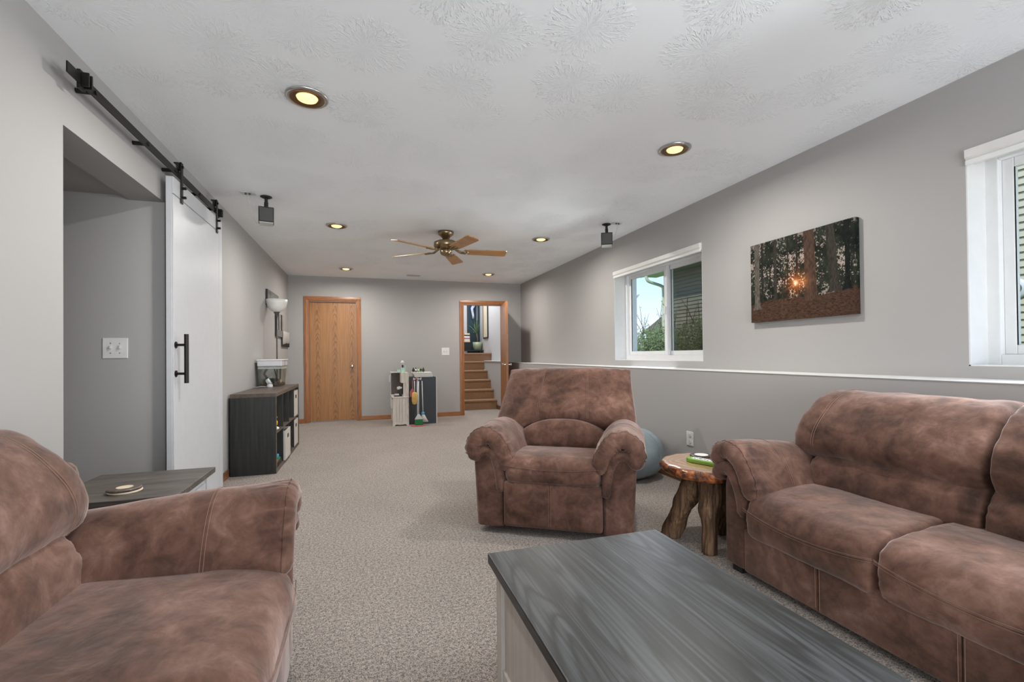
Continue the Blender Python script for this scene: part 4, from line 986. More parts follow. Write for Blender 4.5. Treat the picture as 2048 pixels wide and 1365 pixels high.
rootleg([(1.87, 2.14, 0.42), (1.845, 2.125, 0.33), (1.80, 2.10, 0.22), (1.785, 2.085, 0.12), (1.775, 2.075, 0.0)], [0.105, 0.088, 0.052, 0.038, 0.037], 5)
rootleg([(1.92, 2.22, 0.42), (2.00, 2.26, 0.26), (2.06, 2.30, 0.0)], [0.08, 0.058, 0.052], 9)
# things on the slab table
cx, cy = 1.945, 2.335; z = SZ + 0.001
r = thing('round_coaster', 'round dark rimmed coaster on the live edge slab table', 'coaster', (cx, cy, z))
MB().lathe((cx, cy, z), [(0.060, 0), (0.066, 0.003), (0.066, 0.006), (0.060, 0.009)], 36).build('rim', 'candle_glass', r, smooth=True)
MB().lathe((cx, cy, z), [(0.040, 0.009), (0.040, 0.0102)], 30).build('inlay', 'paper_white', r)
a0 = Vector((1.785, 2.275, 0)); d = Vector((0.36, -0.93, 0)).normalized(); nn = Vector((-d.y, d.x, 0)); L = 0.19; hwid = 0.034
a0 = Vector((1.79, 2.26, 0))
q = lambda s, n_, zz: (a0.x + d.x * s + nn.x * n_, a0.y + d.y * s + nn.y * n_, z + zz)
r = thing('green_case', 'slim lime green case with lettering on the slab table', 'case', (a0.x, a0.y, z))
def rr_outline(k): return [(0.02, -hwid * k), (L - 0.02, -hwid * k), (L, -hwid * k * .6), (L, hwid * k * .6), (L - 0.02, hwid * k), (0.02, hwid * k), (0.0, hwid * k * .6), (0.0, -hwid * k * .6)]
MB().loft([[q(s, n_, zz) for s, n_ in rr_outline(k)] for k, zz in ((0.85, 0.0), (1.0, 0.005), (1.0, 0.018), (0.9, 0.024))]).build('shell', 'green_case', r, bevel=0.002)
MB().add([q(s, n_, zz) for zz in (0.0238, 0.0246) for s, n_ in ((0.03, -0.022), (L - 0.012, -0.022), (L - 0.012, 0.024), (0.03, 0.024))], [(3, 2, 1, 0), (4, 5, 6, 7), (0, 1, 5, 4), (1, 2, 6, 5), (2, 3, 7, 6), (3, 0, 4, 7)]).build('label', 'paper_white', r)
m = MB()   # handwritten-looking dark lettering
for k in range(5):
    s0 = 0.038 + 0.026 * k; hh = 0.016 + 0.004 * (k % 2)
    pts = [(s0 + 0.010 + 0.009 * math.cos(u), 0.001 + hh * 0.8 * math.sin(u)) for u in np.linspace(0.6, 5.4, 12)] if k in (0, 3) else [(s0, -hh * .8), (s0 + 0.004, hh * .8), (s0 + 0.010, -hh * .4), (s0 + 0.016, hh * .7), (s0 + 0.018, -hh * .8)]
    m.tube([q(s, n_, 0.0250) for s, n_ in pts], 0.0013, 4)
NT('ink').set(Base_Color=srgb(60, 66, 110), Roughness=0.6); m.build('lettering', 'ink', r)
# bean bag behind the recliner
bx, by = 2.215, 3.62
prof = []
rings = []
for i in range(17):
    ph = PI * i / 16; zz = 0.215 - 0.215 * math.cos(ph); rr = 0.315 * math.sin(ph) ** 0.62 if 0 < i < 16 else 0.02
    rings.append([(bx + math.cos(2 * PI * k / 48) * rr * (1 + 0.06 * nz(k * 0.5, i * 0.3, 2) + 0.025 * math.cos(k * 2 * PI / 48 * 8)), by + math.sin(2 * PI * k / 48) * rr * (1 + 0.06 * nz(k * 0.5, i * 0.3, 7) + 0.025 * math.cos(k * 2 * PI / 48 * 8)), zz + 0.01 * nz(k * 0.4, i * 0.7, 1) * math.sin(ph)) for k in range(48)])
r = thing('bean_bag', 'pale blue grey bean bag between recliner and right wall', 'bean bag', (bx, by, 0))
MB().loft(rings).build('bag', 'bean_fabric', r, smooth=True)
for k in range(6):
    MB().tube([(bx + (rings[i][k * 8][0] - bx) * 1.006, by + (rings[i][k * 8][1] - by) * 1.006, rings[i][k * 8][2]) for i in range(1, 16)], 0.003, 5).build('piping', 'bean_fabric', r, smooth=True)
# ------------------------------------------------------------------ cube shelf by the left wall
X0, X1, Y0, Y1, ZT = -1.186, -0.806, 4.800, 6.350, 0.755
r = thing('cube_shelf', 'low black cube shelf with brown top against the left wall', 'shelf unit', ((X0 + X1) / 2, (Y0 + Y1) / 2, 0))
MB().box(X0, X1, Y0, Y1, ZT - 0.036, ZT).build('top', 'shelf_top', r, bevel=0.002)
for y in (Y0, Y1 - 0.036): MB().box(X0, X1 - 0.001, y, y + 0.036, 0.0, ZT - 0.036).build('side', 'black_board', r, bevel=0.001)
MB().box(X0, X1, Y0 + 0.036, Y1 - 0.036, 0.0, 0.036).build('bottom', 'shelf_top', r)
MB().box(X0, X1 - 0.001, Y0 + 0.036, Y1 - 0.036, 0.370, 0.387).build('middle_shelf', 'shelf_top', r)
MB().box(X0, X0 + 0.004, Y0 + 0.036, Y1 - 0.036, 0.036, ZT - 0.036).build('back', 'black_board', r)
cw = (Y1 - Y0 - 0.072 - 3 * 0.016) / 4; cols = []
for k in range(4):
    a = Y0 + 0.036 + k * (cw + 0.016); cols.append((a, a + cw))
    if k: 
        for (z0, z1) in ((0.036, 0.370), (0.387, ZT - 0.036)): MB().box(X0 + 0.004, X1 - 0.001, a - 0.016, a, z0, z1).build('divider', 'black_board', r)
for y in (Y0, Y1 - 0.036): MB().box(X1 - 0.001, X1 + 0.001, y, y + 0.036, 0, ZT - 0.036).build('edge_band', 'shelf_top', r)
def fabric_bin(col, z0, label, dx=0.0, h=0.30):
    a, b = cols[col]; a += 0.012; b -= 0.012; x0, x1 = X0 + 0.03 + dx, X1 - 0.004 + dx
    r = thing('fabric_bin', label, 'bin', ((x0 + x1) / 2, (a + b) / 2, z0), group='white fabric bins in the cube shelf')
    t_ = 0.006; z1 = z0 + h; tp = 0.012
    MB().box(x0, x1, a, b, z0, z0 + t_).build('base', 'bin_fabric', r)
    MB().box(x0, x0 + t_, a, b, z0 + t_, z1).build('back_wall', 'bin_fabric', r)
    for (p0, p1) in ((a, a + t_), (b - t_, b)): MB().box(x0 + t_, x1 - t_, p0, p1, z0 + t_, z1).build('side_wall', 'bin_fabric', r)
    fw = MB().box(x1 - t_, x1, a, b, z0 + t_, z1).build('front_wall', 'bin_fabric', r)
    MB().box(x1 - 0.001, x1 + 0.0015, (a + b) / 2 - 0.045, (a + b) / 2 + 0.045, z1 - 0.09, z1 - 0.05).build('grip', 'black_plastic', fw, bevel=0.001)
    return r
fabric_bin(3, 0.387, 'white fabric bin in the far upper cube of the shelf')
fabric_bin(3, 0.036, 'white fabric bin in the far lower cube of the shelf', 0.0, 0.305)
fabric_bin(1, 0.036, 'white fabric bin poking out of the second lower cube of the shelf', 0.02, 0.30)
r = thing('tilted_box', 'small pale open box leaning in the second upper cube', 'box', (-0.95, 5.35, 0.388))
a, b = cols[1]
m = MB()
for (p0, p1) in ((a + 0.05, a + 0.055), (a + 0.22, a + 0.225)): m.prism([(-1.08, 0.388), (-0.93, 0.388), (-0.85, 0.50), (-1.10, 0.46)], 'y', p0, p1)
m.build('side', 'cream', r)
MB().prism([(-0.935, 0.388), (-0.93, 0.388), (-0.845, 0.50), (-0.85, 0.50)], 'y', a + 0.055, a + 0.22).build('front', 'bin_fabric', r)
MB().prism([(-1.08, 0.388), (-0.935, 0.388), (-0.935, 0.392), (-1.08, 0.392)], 'y', a + 0.055, a + 0.22).build('base', 'cream', r)
a, b = cols[0]; cy = a + 0.13
r = thing('yellow_toy', 'yellow toy duck figure on the upper shelf of the first cube', 'toy', (-0.87, cy, 0.387))
MB().lathe((-0.87, cy, 0.387), [(0.02, 0), (0.06, 0.005), (0.065, 0.02), (0.05, 0.03)], 20).build('base', 'paper_white', r, smooth=True)
MB().lathe((-0.87, cy, 0.417), [(0.03, 0), (0.05, 0.02), (0.052, 0.05), (0.035, 0.075), (0.02, 0.082)], 20).build('body', 'toy_yellow', r, smooth=True)
MB().lathe((-0.868, cy - 0.01, 0.492), [(0.012, 0), (0.03, 0.012), (0.032, 0.028), (0.018, 0.046), (0.005, 0.05)], 16).build('head', 'toy_yellow', r, smooth=True)
MB().cyl((-0.84, cy - 0.012, 0.515), (-0.818, cy - 0.014, 0.512), 0.009, 8, 0.004).build('beak', 'duster_yellow', r)
def toy_blocky(name, c, mats, label, grp, cat='toy'):
    x, y, z = c; r = thing(name, label, cat, c, group=grp)
    MB().box(x - 0.05, x + 0.05, y - 0.06, y + 0.06, z + 0.022, z + 0.06).build('body', mats[0], r, bevel=0.008)
    MB().box(x - 0.04, x + 0.04, y - 0.035, y + 0.03, z + 0.06, z + 0.095).build('cab', mats[1], r, bevel=0.008)
    for sx_ in (-0.05, 0.05):
        for sy_ in (-0.035, 0.035): MB().lathe((x + sx_, y + sy_, z + 0.022), [(0.022, -0.008), (0.022, 0.008)], 14, 'x').build('wheel', 'black_plastic', r)
    return r
toy_blocky('toy_truck', (-0.87, a + 0.10, 0.036), ('toy_red', 'toy_yellow'), 'red toy truck on the floor of the first lower cube', 'toy trucks in the cube shelf')
toy_blocky('toy_truck', (-0.87, a + 0.24, 0.036), ('toy_green', 'toy_blue'), 'green and blue toy truck deep in the first lower cube', 'toy trucks in the cube shelf')
toy_blocky('toy_truck', (-0.86, cols[2][0] + 0.08, 0.036), ('toy_lime', 'toy_green'), 'green toy truck in the third lower cube', 'toy trucks in the cube shelf')
r = thing('toy_robot', 'dark toy robot standing in the first lower cube', 'toy', (-0.94, a + 0.14, 0.036))
for s in (-0.03, 0.03): MB().box(-0.955, -0.925, a + 0.14 + s - 0.018, a + 0.14 + s + 0.018, 0.036, 0.14).build('leg', 'black_plastic', r, bevel=0.004)
MB().box(-0.965, -0.915, a + 0.085, a + 0.195, 0.14, 0.25).build('torso', 'art_dark', r, bevel=0.008)
MB().box(-0.955, -0.925, a + 0.12, a + 0.16, 0.25, 0.295).build('head', 'paper_white', r, bevel=0.006)
for s in (-0.072, 0.072): MB().box(-0.95, -0.92, a + 0.14 + s - 0.013, a + 0.14 + s + 0.013, 0.13, 0.235).build('arm', 'black_plastic', r, bevel=0.004)
# terrarium tank on the shelf
tx0, tx1, ty0, ty1, tz = -1.175, -0.925, 5.90, 6.25, ZT
r = thing('terrarium', 'clear plastic pet tank with white hood on the cube shelf', 'terrarium', ((tx0 + tx1) / 2, (ty0 + ty1) / 2, tz))
zt = tz + 0.235
def wallquad(p, q, k=0.018):
    (xa, ya), (xb, yb) = p, q; cx, cy = (tx0 + tx1) / 2, (ty0 + ty1) / 2
    o = lambda x, y, z: (x + (k if x > cx else -k) * (z - tz) / 0.235, y + (k if y > cy else -k) * (z - tz) / 0.235, z)
    ix = lambda x: x + (-0.003 if x > cx else 0.003); iy = lambda y: y + (-0.003 if y > cy else 0.003)
    vs = [o(xa, ya, tz), o(xb, yb, tz), o(xb, yb, zt), o(xa, ya, zt)]
    vs += [(ix(v_[0]) if abs(v_[0] - cx) > .08 else v_[0], iy(v_[1]), v_[2]) for v_ in vs]
    return MB().add(vs, [(0, 1, 2, 3), (7, 6, 5, 4), (0, 4, 5, 1), (1, 5, 6, 2), (2, 6, 7, 3), (3, 7, 4, 0)])
bx_ = tx1 - 0.02; tb0 = tx0 + 0.014
for p, q in (((tb0, ty0), (bx_, ty0)), ((bx_, ty0), (bx_, ty1)), ((bx_, ty1), (tb0, ty1)), ((tb0, ty1), (tb0, ty0))): wallquad(p, q).build('tank_wall', 'tank_plastic', r)
MB().box(tb0, bx_, ty0, ty1, tz, tz + 0.004).build('tank_floor', 'tank_plastic', r)
hb = MB().box(tx0 - 0.004, tx1 + 0.004, ty0 - 0.022, ty1 + 0.022, zt, zt + 0.068).build('hood', 'white_paint', r, bevel=0.008)
MB().box(tx0 - 0.010, tx1 + 0.012, ty0 - 0.028, ty1 + 0.028, zt + 0.066, zt + 0.078).build('hood_rim', 'white_vinyl', hb, bevel=0.004)
MB().box(tx1 + 0.0035, tx1 + 0.006, (ty0 + ty1) / 2 - 0.01, (ty0 + ty1) / 2 - 0.004, zt, zt + 0.07).build('hood_seam', 'speaker_grey', hb)
MB().box(tx0 + 0.004, tx1 - 0.004, ty0 - 0.014, ty1 + 0.014, zt - 0.03, zt).build('hood_skirt', 'speaker_cloth', r)
MB().box(tb0 + 0.006, bx_ - 0.006, ty0 + 0.006, ty1 - 0.006, tz + 0.004, tz + 0.035).build('gravel', 'twig', r)
for k in range(16):
    px_, py_ = tb0 + 0.03 + 0.16 * ((k * 37) % 16) / 16, ty0 + 0.09 + 0.24 * ((k * 11) % 16) / 16
    m = MB()
    for q in range(5):
        an = q * 1.3 + k; m.tube([(px_, py_, tz + 0.035), (px_ + 0.012 * math.cos(an), py_ + 0.012 * math.sin(an), tz + 0.065 + 0.005 * q), (px_ + 0.03 * math.cos(an), py_ + 0.03 * math.sin(an), tz + 0.075 + 0.006 * (q % 3))], [0.003, 0.004, 0.001], 4)
    m.build('water_plant', 'moss', r)
m = MB(); m.tube(crom([(-1.10, ty0 + 0.04, tz + 0.03), (-1.09, ty0 + 0.05, tz + 0.10), (-1.12, ty0 + 0.06, tz + 0.15), (-1.08, ty0 + 0.07, tz + 0.22)], 14), 0.012, 7).tube([(-1.09, ty0 + 0.05, tz + 0.10), (-1.05, ty0 + 0.06, tz + 0.05), (-1.03, ty0 + 0.05, tz + 0.03)], 0.010, 7).build('driftwood', 'rubber', r, smooth=True)
MB().tube([(-1.02, ty0 + 0.05, zt + 0.0), (-1.0, ty0 + 0.06, tz + 0.14), (-0.985, ty0 + 0.06, tz + 0.06)], 0.007, 6).tube([(-0.98, ty0 + 0.22, zt), (-0.98, ty0 + 0.22, tz + 0.05)], 0.006, 6).build('filter_tube', 'rubber', r, smooth=True)
MB().lathe((-1.0, ty0 + 0.12, tz + 0.03), [(0.03, 0), (0.036, 0.02), (0.032, 0.045), (0.02, 0.05)], 16).build('ornament', 'mauve_toy', r, smooth=True)
MB().lathe((-0.99, ty0 + 0.19, tz + 0.03), [(0.022, 0), (0.024, 0.02), (0.012, 0.045), (0.004, 0.052)], 12).build('ornament', 'cream', r, smooth=True)
MB().lathe((-0.99, ty0 + 0.26, tz + 0.03), [(0.022, 0), (0.024, 0.02), (0.012, 0.05), (0.004, 0.056)], 12).build('ornament', 'cream', r, smooth=True)
# small white camera in front of the tank
cx, cy = -1.035, 5.80
r = thing('white_camera', 'small white round camera in front of the pet tank', 'camera', (cx, cy, tz))
MB().lathe((cx, cy, tz), [(0.031, 0), (0.032, 0.004), (0.030, 0.028), (0.024, 0.034)], 24).build('base', 'white_paint', r, smooth=True)
an = Vector((0.80, 0.1, 0.45)).normalized(); c0 = Vector((cx - 0.012, cy, tz + 0.062))
MB().cyl(c0 - an * 0.022, c0 - an * 0.012, 0.024, 20, 0.034).cyl(c0 - an * 0.012, c0 + an * 0.022, 0.034, 20, 0.036).build('head', 'white_paint', r, smooth=True)
MB().cyl(c0 + an * 0.021, c0 + an * 0.026, 0.032, 20).build('lens', 'black_plastic', r)
cb = MB().tube(crom([(cx - 0.03, cy - 0.005, tz + 0.006), (cx - 0.08, cy - 0.03, tz + 0.012), (cx - 0.13, cy - 0.02, tz + 0.005), (cx - 0.19, cy + 0.02, tz + 0.004)], 16), 0.003, 6).build('power_cord', 'white_paint', r, smooth=True)
# floor lamp behind the shelf
lx, ly = -1.085, 6.56
r = thing('floor_lamp', 'torchiere floor lamp with frosted bowl in the far left corner', 'floor lamp', (lx, ly, 0))
MB().lathe((lx, ly, 0), [(0.085, 0), (0.085, 0.012), (0.06, 0.022), (0.015, 0.03)], 32).build('base', 'nickel', r, smooth=True)
MB().cyl((lx, ly, 0.02), (lx, ly, 1.62), 0.0085, 12).build('pole', 'speaker_grey', r, smooth=True)
MB().lathe((lx, ly, 1.60), [(0.010, 0), (0.014, 0.03), (0.038, 0.075), (0.044, 0.08)], 24).build('socket_cup', 'speaker_grey', r, smooth=True)
MB().lathe((lx, ly, 1.675), [(0.042, 0), (0.075, 0.022), (0.108, 0.065), (0.122, 0.115), (0.128, 0.16), (0.124, 0.16), (0.117, 0.115), (0.103, 0.068), (0.070, 0.028), (0.03, 0.008)], 40).build('bowl_shade', 'lamp_glass', r, smooth=True)

# ------------------------------------------------------------------ toy kitchen, chalkboard unit, cleaning set
kx0, kx1, ky0, ky1, kc, kt = 0.395, 0.645, 7.42, 7.98, 0.455, 0.832
r = thing('toy_kitchen', 'whitewashed wooden toy kitchen seen from its beadboard side', 'toy kitchen', ((kx0 + kx1) / 2, (ky0 + ky1) / 2, 0))
prof = [(kx0, 0.0), (kx0 + 0.03, 0.0), (kx0 + 0.045, 0.02), (kx0 + 0.08, 0.022), (kx0 + 0.105, 0.015), (kx0 + 0.125, 0.018), (kx0 + 0.145, 0.015), (kx1 - 0.08, 0.022), (kx1 - 0.045, 0.02), (kx1 - 0.03, 0.0), (kx1, 0.0), (kx1, 0.055), (kx0, 0.055)]
MB().prism(prof, 'y', ky0 - 0.006, ky0 + 0.006).build('scalloped_apron', 'whitewash', r)
for k in range(5):
    xa = kx0 + 0.004 + (kx1 - kx0 - 0.008) / 5 * k; MB().box(xa + 0.001, xa + (kx1 - kx0 - 0.008) / 5 - 0.001, ky0, ky0 + 0.012, 0.055, kc - 0.018).build('beadboard', 'whitewash', r, bevel=0.002)
MB().box(kx0 + 0.012, kx1, ky0 + 0.012, ky1, 0.02, kc - 0.018).build('cabinet', 'whitewash', r)
for (p0, p1) in ((ky0 + 0.02, ky0 + 0.27), (ky0 + 0.29, ky1 - 0.02)):
    dr = MB().box(kx0 + 0.002, kx0 + 0.014, p0, p1, 0.05, kc - 0.03).build('door', 'whitewash', r, bevel=0.002)
    MB().box(kx0 - 0.020, kx0 + 0.002, p0 + 0.03, p0 + 0.05, kc - 0.18, kc - 0.04).build('door_handle', 'white_paint', dr, bevel=0.004)
MB().box(kx0 - 0.008, kx1 + 0.004, ky0 - 0.010, ky1, kc - 0.018, kc).build('counter', 'whitewash', r, bevel=0.004)
MB().box(kx0 - 0.004, kx1, ky1 - 0.012, ky1, kc, kt).build('far_side', 'shelf_top', r)
MB().box(kx1 - 0.012, kx1, ky0 + 0.30, ky1 - 0.012, kc, kt).build('back_panel', 'whitewash', r)
up = MB().box(kx0 + 0.135, kx1, ky0, ky0 + 0.30, kc + 0.215, kt).build('wall_cupboard', 'whitewash', r, bevel=0.003)
MB().box(kx0 + 0.165, kx1, ky0 + 0.002, ky0 + 0.02, kc, kc + 0.215).build('near_side', 'whitewash', r)
MB().box(kx0 - 0.008, kx1 + 0.002, ky0 + 0.30, ky1, kt - 0.012, kt).build('top_shelf', 'whitewash', r)
MB().box(kx0 - 0.012, kx0 - 0.002, ky1 - 0.20, ky1 - 0.19, kc, kt + 0.02).build('door_edge', 'white_paint', r)
MB().box(kx0 - 0.035, kx0 - 0.014, ky1 - 0.21, ky1 - 0.18, kt - 0.16, kt - 0.05).build('door_handle', 'white_paint', r, bevel=0.004)
MB().tube(crom([(0.55, 7.75, kc), (0.55, 7.75, kc + 0.10), (0.52, 7.75, kc + 0.14), (0.49, 7.75, kc + 0.11)], 12), 0.010, 8).build('faucet', 'chrome', r, smooth=True)
r = thing('toy_coffee_maker', 'black and white toy coffee maker on the toy kitchen counter', 'toy', (0.52, 7.52, kc))
MB().box(0.425, 0.545, 7.46, 7.58, kc, kc + 0.018).build('base', 'black_plastic', r, bevel=0.004)
MB().box(0.43, 0.50, 7.47, 7.55, kc + 0.018, kc + 0.04).build('tray', 'white_paint', r, bevel=0.004)
MB().box(0.505, 0.545, 7.47, 7.57, kc + 0.018, kc + 0.13).build('tower', 'black_plastic', r, bevel=0.006)
MB().box(0.47, 0.545, 7.47, 7.57, kc + 0.11, kc + 0.15).build('head', 'white_paint', r, bevel=0.008)
r = thing('toy_robot_figure', 'mint and white toy robot on top of the toy kitchen', 'toy', (0.555, 7.56, kt))
MB().box(0.535, 0.595, 7.53, 7.59, kt, kt + 0.075).build('body', 'mint', r, bevel=0.006)
MB().box(0.54, 0.582, 7.535, 7.585, kt + 0.075, kt + 0.135).build('neck', 'white_paint', r, bevel=0.004)
MB().lathe((0.56, 7.56, kt + 0.13), [(0.012, 0), (0.03, 0.006), (0.032, 0.03), (0.018, 0.052), (0.006, 0.062)], 18).build('head', 'white_paint', r, smooth=True)
MB().box(0.545, 0.575, 7.529, 7.536, kt + 0.08, kt + 0.12).build('visor', 'art_dark', r)
MB().box(0.60, 0.612, 7.545, 7.57, kt, kt + 0.11).build('arm', 'mint', r, bevel=0.003)
r = thing('toy_castle', 'small mint toy castle block on top of the toy kitchen', 'toy', (0.50, 7.56, kt))
MB().box(0.475, 0.528, 7.53, 7.59, kt, kt + 0.038).build('wall', 'mint', r, bevel=0.003)
for x in (0.477, 0.497, 0.517): MB().box(x, x + 0.010, 7.532, 7.588, kt + 0.038, kt + 0.05).build('battlement', 'mint', r)
# chalkboard unit
cx0, cx1, cy0, cy1, ct = 0.735, 1.085, 7.50, 7.86, 0.752
r = thing('chalkboard_stand', 'white framed unit with dark chalkboard panel by the far wall', 'play stand', ((cx0 + cx1) / 2, (cy0 + cy1) / 2, 0))
MB().box(cx0, cx1 - 0.001, cy0, cy0 + 0.012, 0.004, ct).build('chalkboard', 'chalkboard', r)
MB().box(cx1 - 0.001, cx1 + 0.014, cy0 - 0.002, cy1, 0, ct).build('side', 'white_paint', r, bevel=0.002)
MB().box(cx0 - 0.084, cx0, cy0 + 0.005, cy1, 0, ct).build('side', 'black_board', r, bevel=0.002)
MB().box(cx0, cx1, cy0 + 0.012, cy1, ct - 0.014, ct).build('top', 'chalkboard', r)
MB().box(cx0, cx1, cy1 - 0.012, cy1, 0, ct - 0.014).build('back', 'white_paint', r)
for k, (a, b, z0, h, lb) in enumerate(((0.745, 1.035, 0.0, 0.022, 'bottom white board game box on the chalkboard unit'), (0.735, 1.03, 0.022, 0.024, 'middle white board game box on the chalkboard unit'), (0.72, 1.02, 0.046, 0.03, 'top white board game box on the chalkboard unit'))):
    r = thing('game_box', lb, 'box', ((a + b) / 2, 7.68, ct + z0), group='white game boxes in a stack')
    MB().box(a + 0.004, b - 0.004, 7.51, 7.82, ct + z0, ct + z0 + h * 0.55).build('tray', 'speaker_cloth', r)
    MB().box(a, b, 7.506, 7.824, ct + z0 + h * 0.45, ct + z0 + h - 0.001).build('lid', 'paper_white', r, bevel=0.001)
zt = ct + 0.076
for k, (x, m1, m2, lb) in enumerate(((0.735, 'black_plastic', 'black_plastic', 'black toy figure at the left of the game box stack'), (0.775, 'black_plastic', 'paper_white', 'black and white toy figure standing on the game boxes'),
                                     (0.815, 'toy_lime', 'paper_white', 'lime and white toy figure in the middle of the game boxes'), (0.855, 'toy_lime', 'black_plastic', 'lime and black toy figure standing on the game boxes'), (0.895, 'black_plastic', 'art_dark', 'black toy figure at the right of the game box stack'))):
    r = thing('toy_figure', lb, 'toy', (x, 7.60, zt), group='little toy figures on the game boxes')
    for s in (-0.008, 0.008): MB().cyl((x + s, 7.60, zt), (x + s, 7.60, zt + 0.025), 0.006, 8).build('leg', m1, r)
    MB().lathe((x, 7.60, zt + 0.022), [(0.010, 0), (0.015, 0.008), (0.014, 0.028), (0.006, 0.034)], 12).build('torso', m2, r, smooth=True)
    MB().lathe((x, 7.60, zt + 0.054), [(0.004, 0), (0.010, 0.005), (0.011, 0.014), (0.005, 0.021)], 12).build('head', m1, r, smooth=True)
    MB().cyl((x - 0.014, 7.60, zt + 0.045), (x - 0.02, 7.598, zt + 0.022), 0.004, 6).cyl((x + 0.014, 7.60, zt + 0.045), (x + 0.02, 7.598, zt + 0.022), 0.004, 6).build('arm', m1, r)
# cleaning set on its stand
sx_, sy_ = 0.768, 7.33
r = thing('cleaning_stand', 'toy cleaning stand with pink round base and hooks', 'stand', (sx_, sy_, 0))
MB().lathe((sx_, sy_, 0), [(0.105, 0), (0.11, 0.006), (0.10, 0.014), (0.02, 0.02)], 32).build('base', 'toy_pink', r, smooth=True)
MB().cyl((sx_, sy_, 0.015), (sx_, sy_, 0.745), 0.009, 12).build('pole', 'white_paint', r, smooth=True)
MB().lathe((sx_, sy_, 0.715), [(0.016, 0), (0.03, 0.006), (0.03, 0.028), (0.016, 0.034)], 18).build('hub', 'toy_red', r, smooth=True)
for a in range(4):
    an = a * PI / 2 + 0.1; MB().cyl((sx_, sy_, 0.73), (sx_ + 0.055 * math.cos(an), sy_ + 0.055 * math.sin(an), 0.732), 0.007, 8).cyl((sx_ + 0.052 * math.cos(an), sy_ + 0.052 * math.sin(an), 0.715), (sx_ + 0.058 * math.cos(an), sy_ + 0.058 * math.sin(an), 0.752), 0.009, 8).build('hook', 'white_paint', r)
x, y = sx_ - 0.045, sy_ - 0.015
r = thing('yellow_duster', 'yellow fluffy duster hanging on the cleaning stand', 'duster', (x, y, 0.33))
MB().cyl((x, y, 0.52), (x, y, 0.705), 0.008, 10).build('handle', 'white_paint', r, smooth=True)
MB().lathe((x, y, 0.335), [(0.012, 0), (0.034, 0.012), (0.042, 0.06), (0.042, 0.13), (0.038, 0.18), (0.015, 0.195)], 20).build('head', 'duster_yellow', r, smooth=True, disp=lambda c: 0.006 * nz(c.x * 60, c.y * 60, c.z * 60))
x, y = sx_ - 0.07, sy_ + 0.05
r = thing('pink_dustpan', 'pink dustpan hanging behind the yellow duster', 'dustpan', (x, y, 0.44))
MB().prism([(x - 0.04, 0.45), (x + 0.03, 0.45), (x + 0.035, 0.53), (x + 0.01, 0.575), (x - 0.015, 0.575), (x - 0.042, 0.53)], 'y', y - 0.008, y + 0.008).build('pan', 'toy_pink', r, bevel=0.003)
MB().cyl((x, y, 0.57), (x, y, 0.71), 0.007, 8).build('handle', 'toy_pink', r)
x, y = sx_ + 0.012, sy_ - 0.055
r = thing('green_broom', 'toy broom with green bristles on the cleaning stand', 'broom', (x, y, 0.0))
MB().cyl((x, y, 0.16), (x, y, 0.70), 0.008, 10).build('handle', 'white_paint', r, smooth=True)
MB().prism([(x - 0.015, 0.185), (x + 0.015, 0.185), (x + 0.05, 0.13), (x + 0.062, 0.108), (x - 0.062, 0.108), (x - 0.05, 0.13)], 'y', y - 0.014, y + 0.014).build('cap', 'white_paint', r, bevel=0.004)
MB().prism([(x - 0.060, 0.108), (x + 0.060, 0.108), (x + 0.064, 0.022), (x - 0.064, 0.022)], 'y', y - 0.013, y + 0.013).build('bristles', 'toy_green', r, bevel=0.002)
x, y = sx_ + 0.085, sy_ + 0.005
r = thing('toy_mop', 'toy string mop with blue collar on the cleaning stand', 'mop', (x, y, 0.06))
MB().cyl((x, y, 0.20), (x - 0.012, y, 0.70), 0.008, 10).build('handle', 'white_paint', r, smooth=True)
MB().lathe((x, y, 0.175), [(0.022, 0), (0.028, 0.01), (0.022, 0.035), (0.01, 0.042)], 16).build('collar', 'toy_blue', r, smooth=True)
for k in range(14):
    an = 2 * PI * k / 14; MB().tube([(x + 0.012 * math.cos(an), y + 0.012 * math.sin(an), 0.18), (x + 0.012 + 0.03 * math.cos(an), y + 0.03 * math.sin(an), 0.12), (x + 0.03 + 0.048 * math.cos(an), y + 0.04 * math.sin(an), 0.055)], 0.007, 5).build('string', 'mop_string', r, smooth=True)

# ------------------------------------------------------------------ outdoors
struct('ground', MB().box(3.2, 60, -20, 70, 0.70, 0.80), 'grass', 'lawn outside the windows', 'lawn')
HX, HY0, HY1 = 8.5, -6.0, 11.70
r = thing('neighbour_house', 'beige sided neighbouring house seen through the windows', 'house', (HX, 3, 0.8))
nb = 26
for k in range(nb):
    z0 = 0.80 + k * 0.1016
    MB().prism([(HX + 0.02, z0), (HX - 0.028, z0), (HX - 0.002, z0 + 0.099), (HX + 0.02, z0 + 0.099)], 'y', HY0, HY1 - 0.05).build('siding_board', 'siding', r)
zs = 0.80 + nb * 0.1016
for k in range(nb, nb + 14):      # taller wing opposite the near window
    z0 = 0.80 + k * 0.1016
    MB().prism([(HX + 0.02, z0), (HX - 0.028, z0), (HX - 0.002, z0 + 0.099), (HX + 0.02, z0 + 0.099)], 'y', HY0, 6.5).build('siding_board', 'siding', r)
MB().box(HX + 0.02, HX + 5, HY0, 6.5, zs, zs + 1.42).build('wing_core', 'siding', r)
MB().box(HX - 0.3, HX + 5.2, HY0 - 0.2, 6.7, zs + 1.42, zs + 1.55).build('wing_roof', 'roof_shingle', r)
MB().box(HX + 0.02, HX + 5, HY0, HY1 - 0.02, 0.8, zs).build('wall_core', 'siding', r)
MB().box(HX - 0.02, HX + 0.05, HY1 - 0.06, HY1, 0.8, zs).build('corner_post', 'eave_green', r)
MB().box(HX - 0.50, HX + 0.02, 6.5, HY1 + 0.42, zs - 0.02, zs).build('soffit', 'eave_green', r)
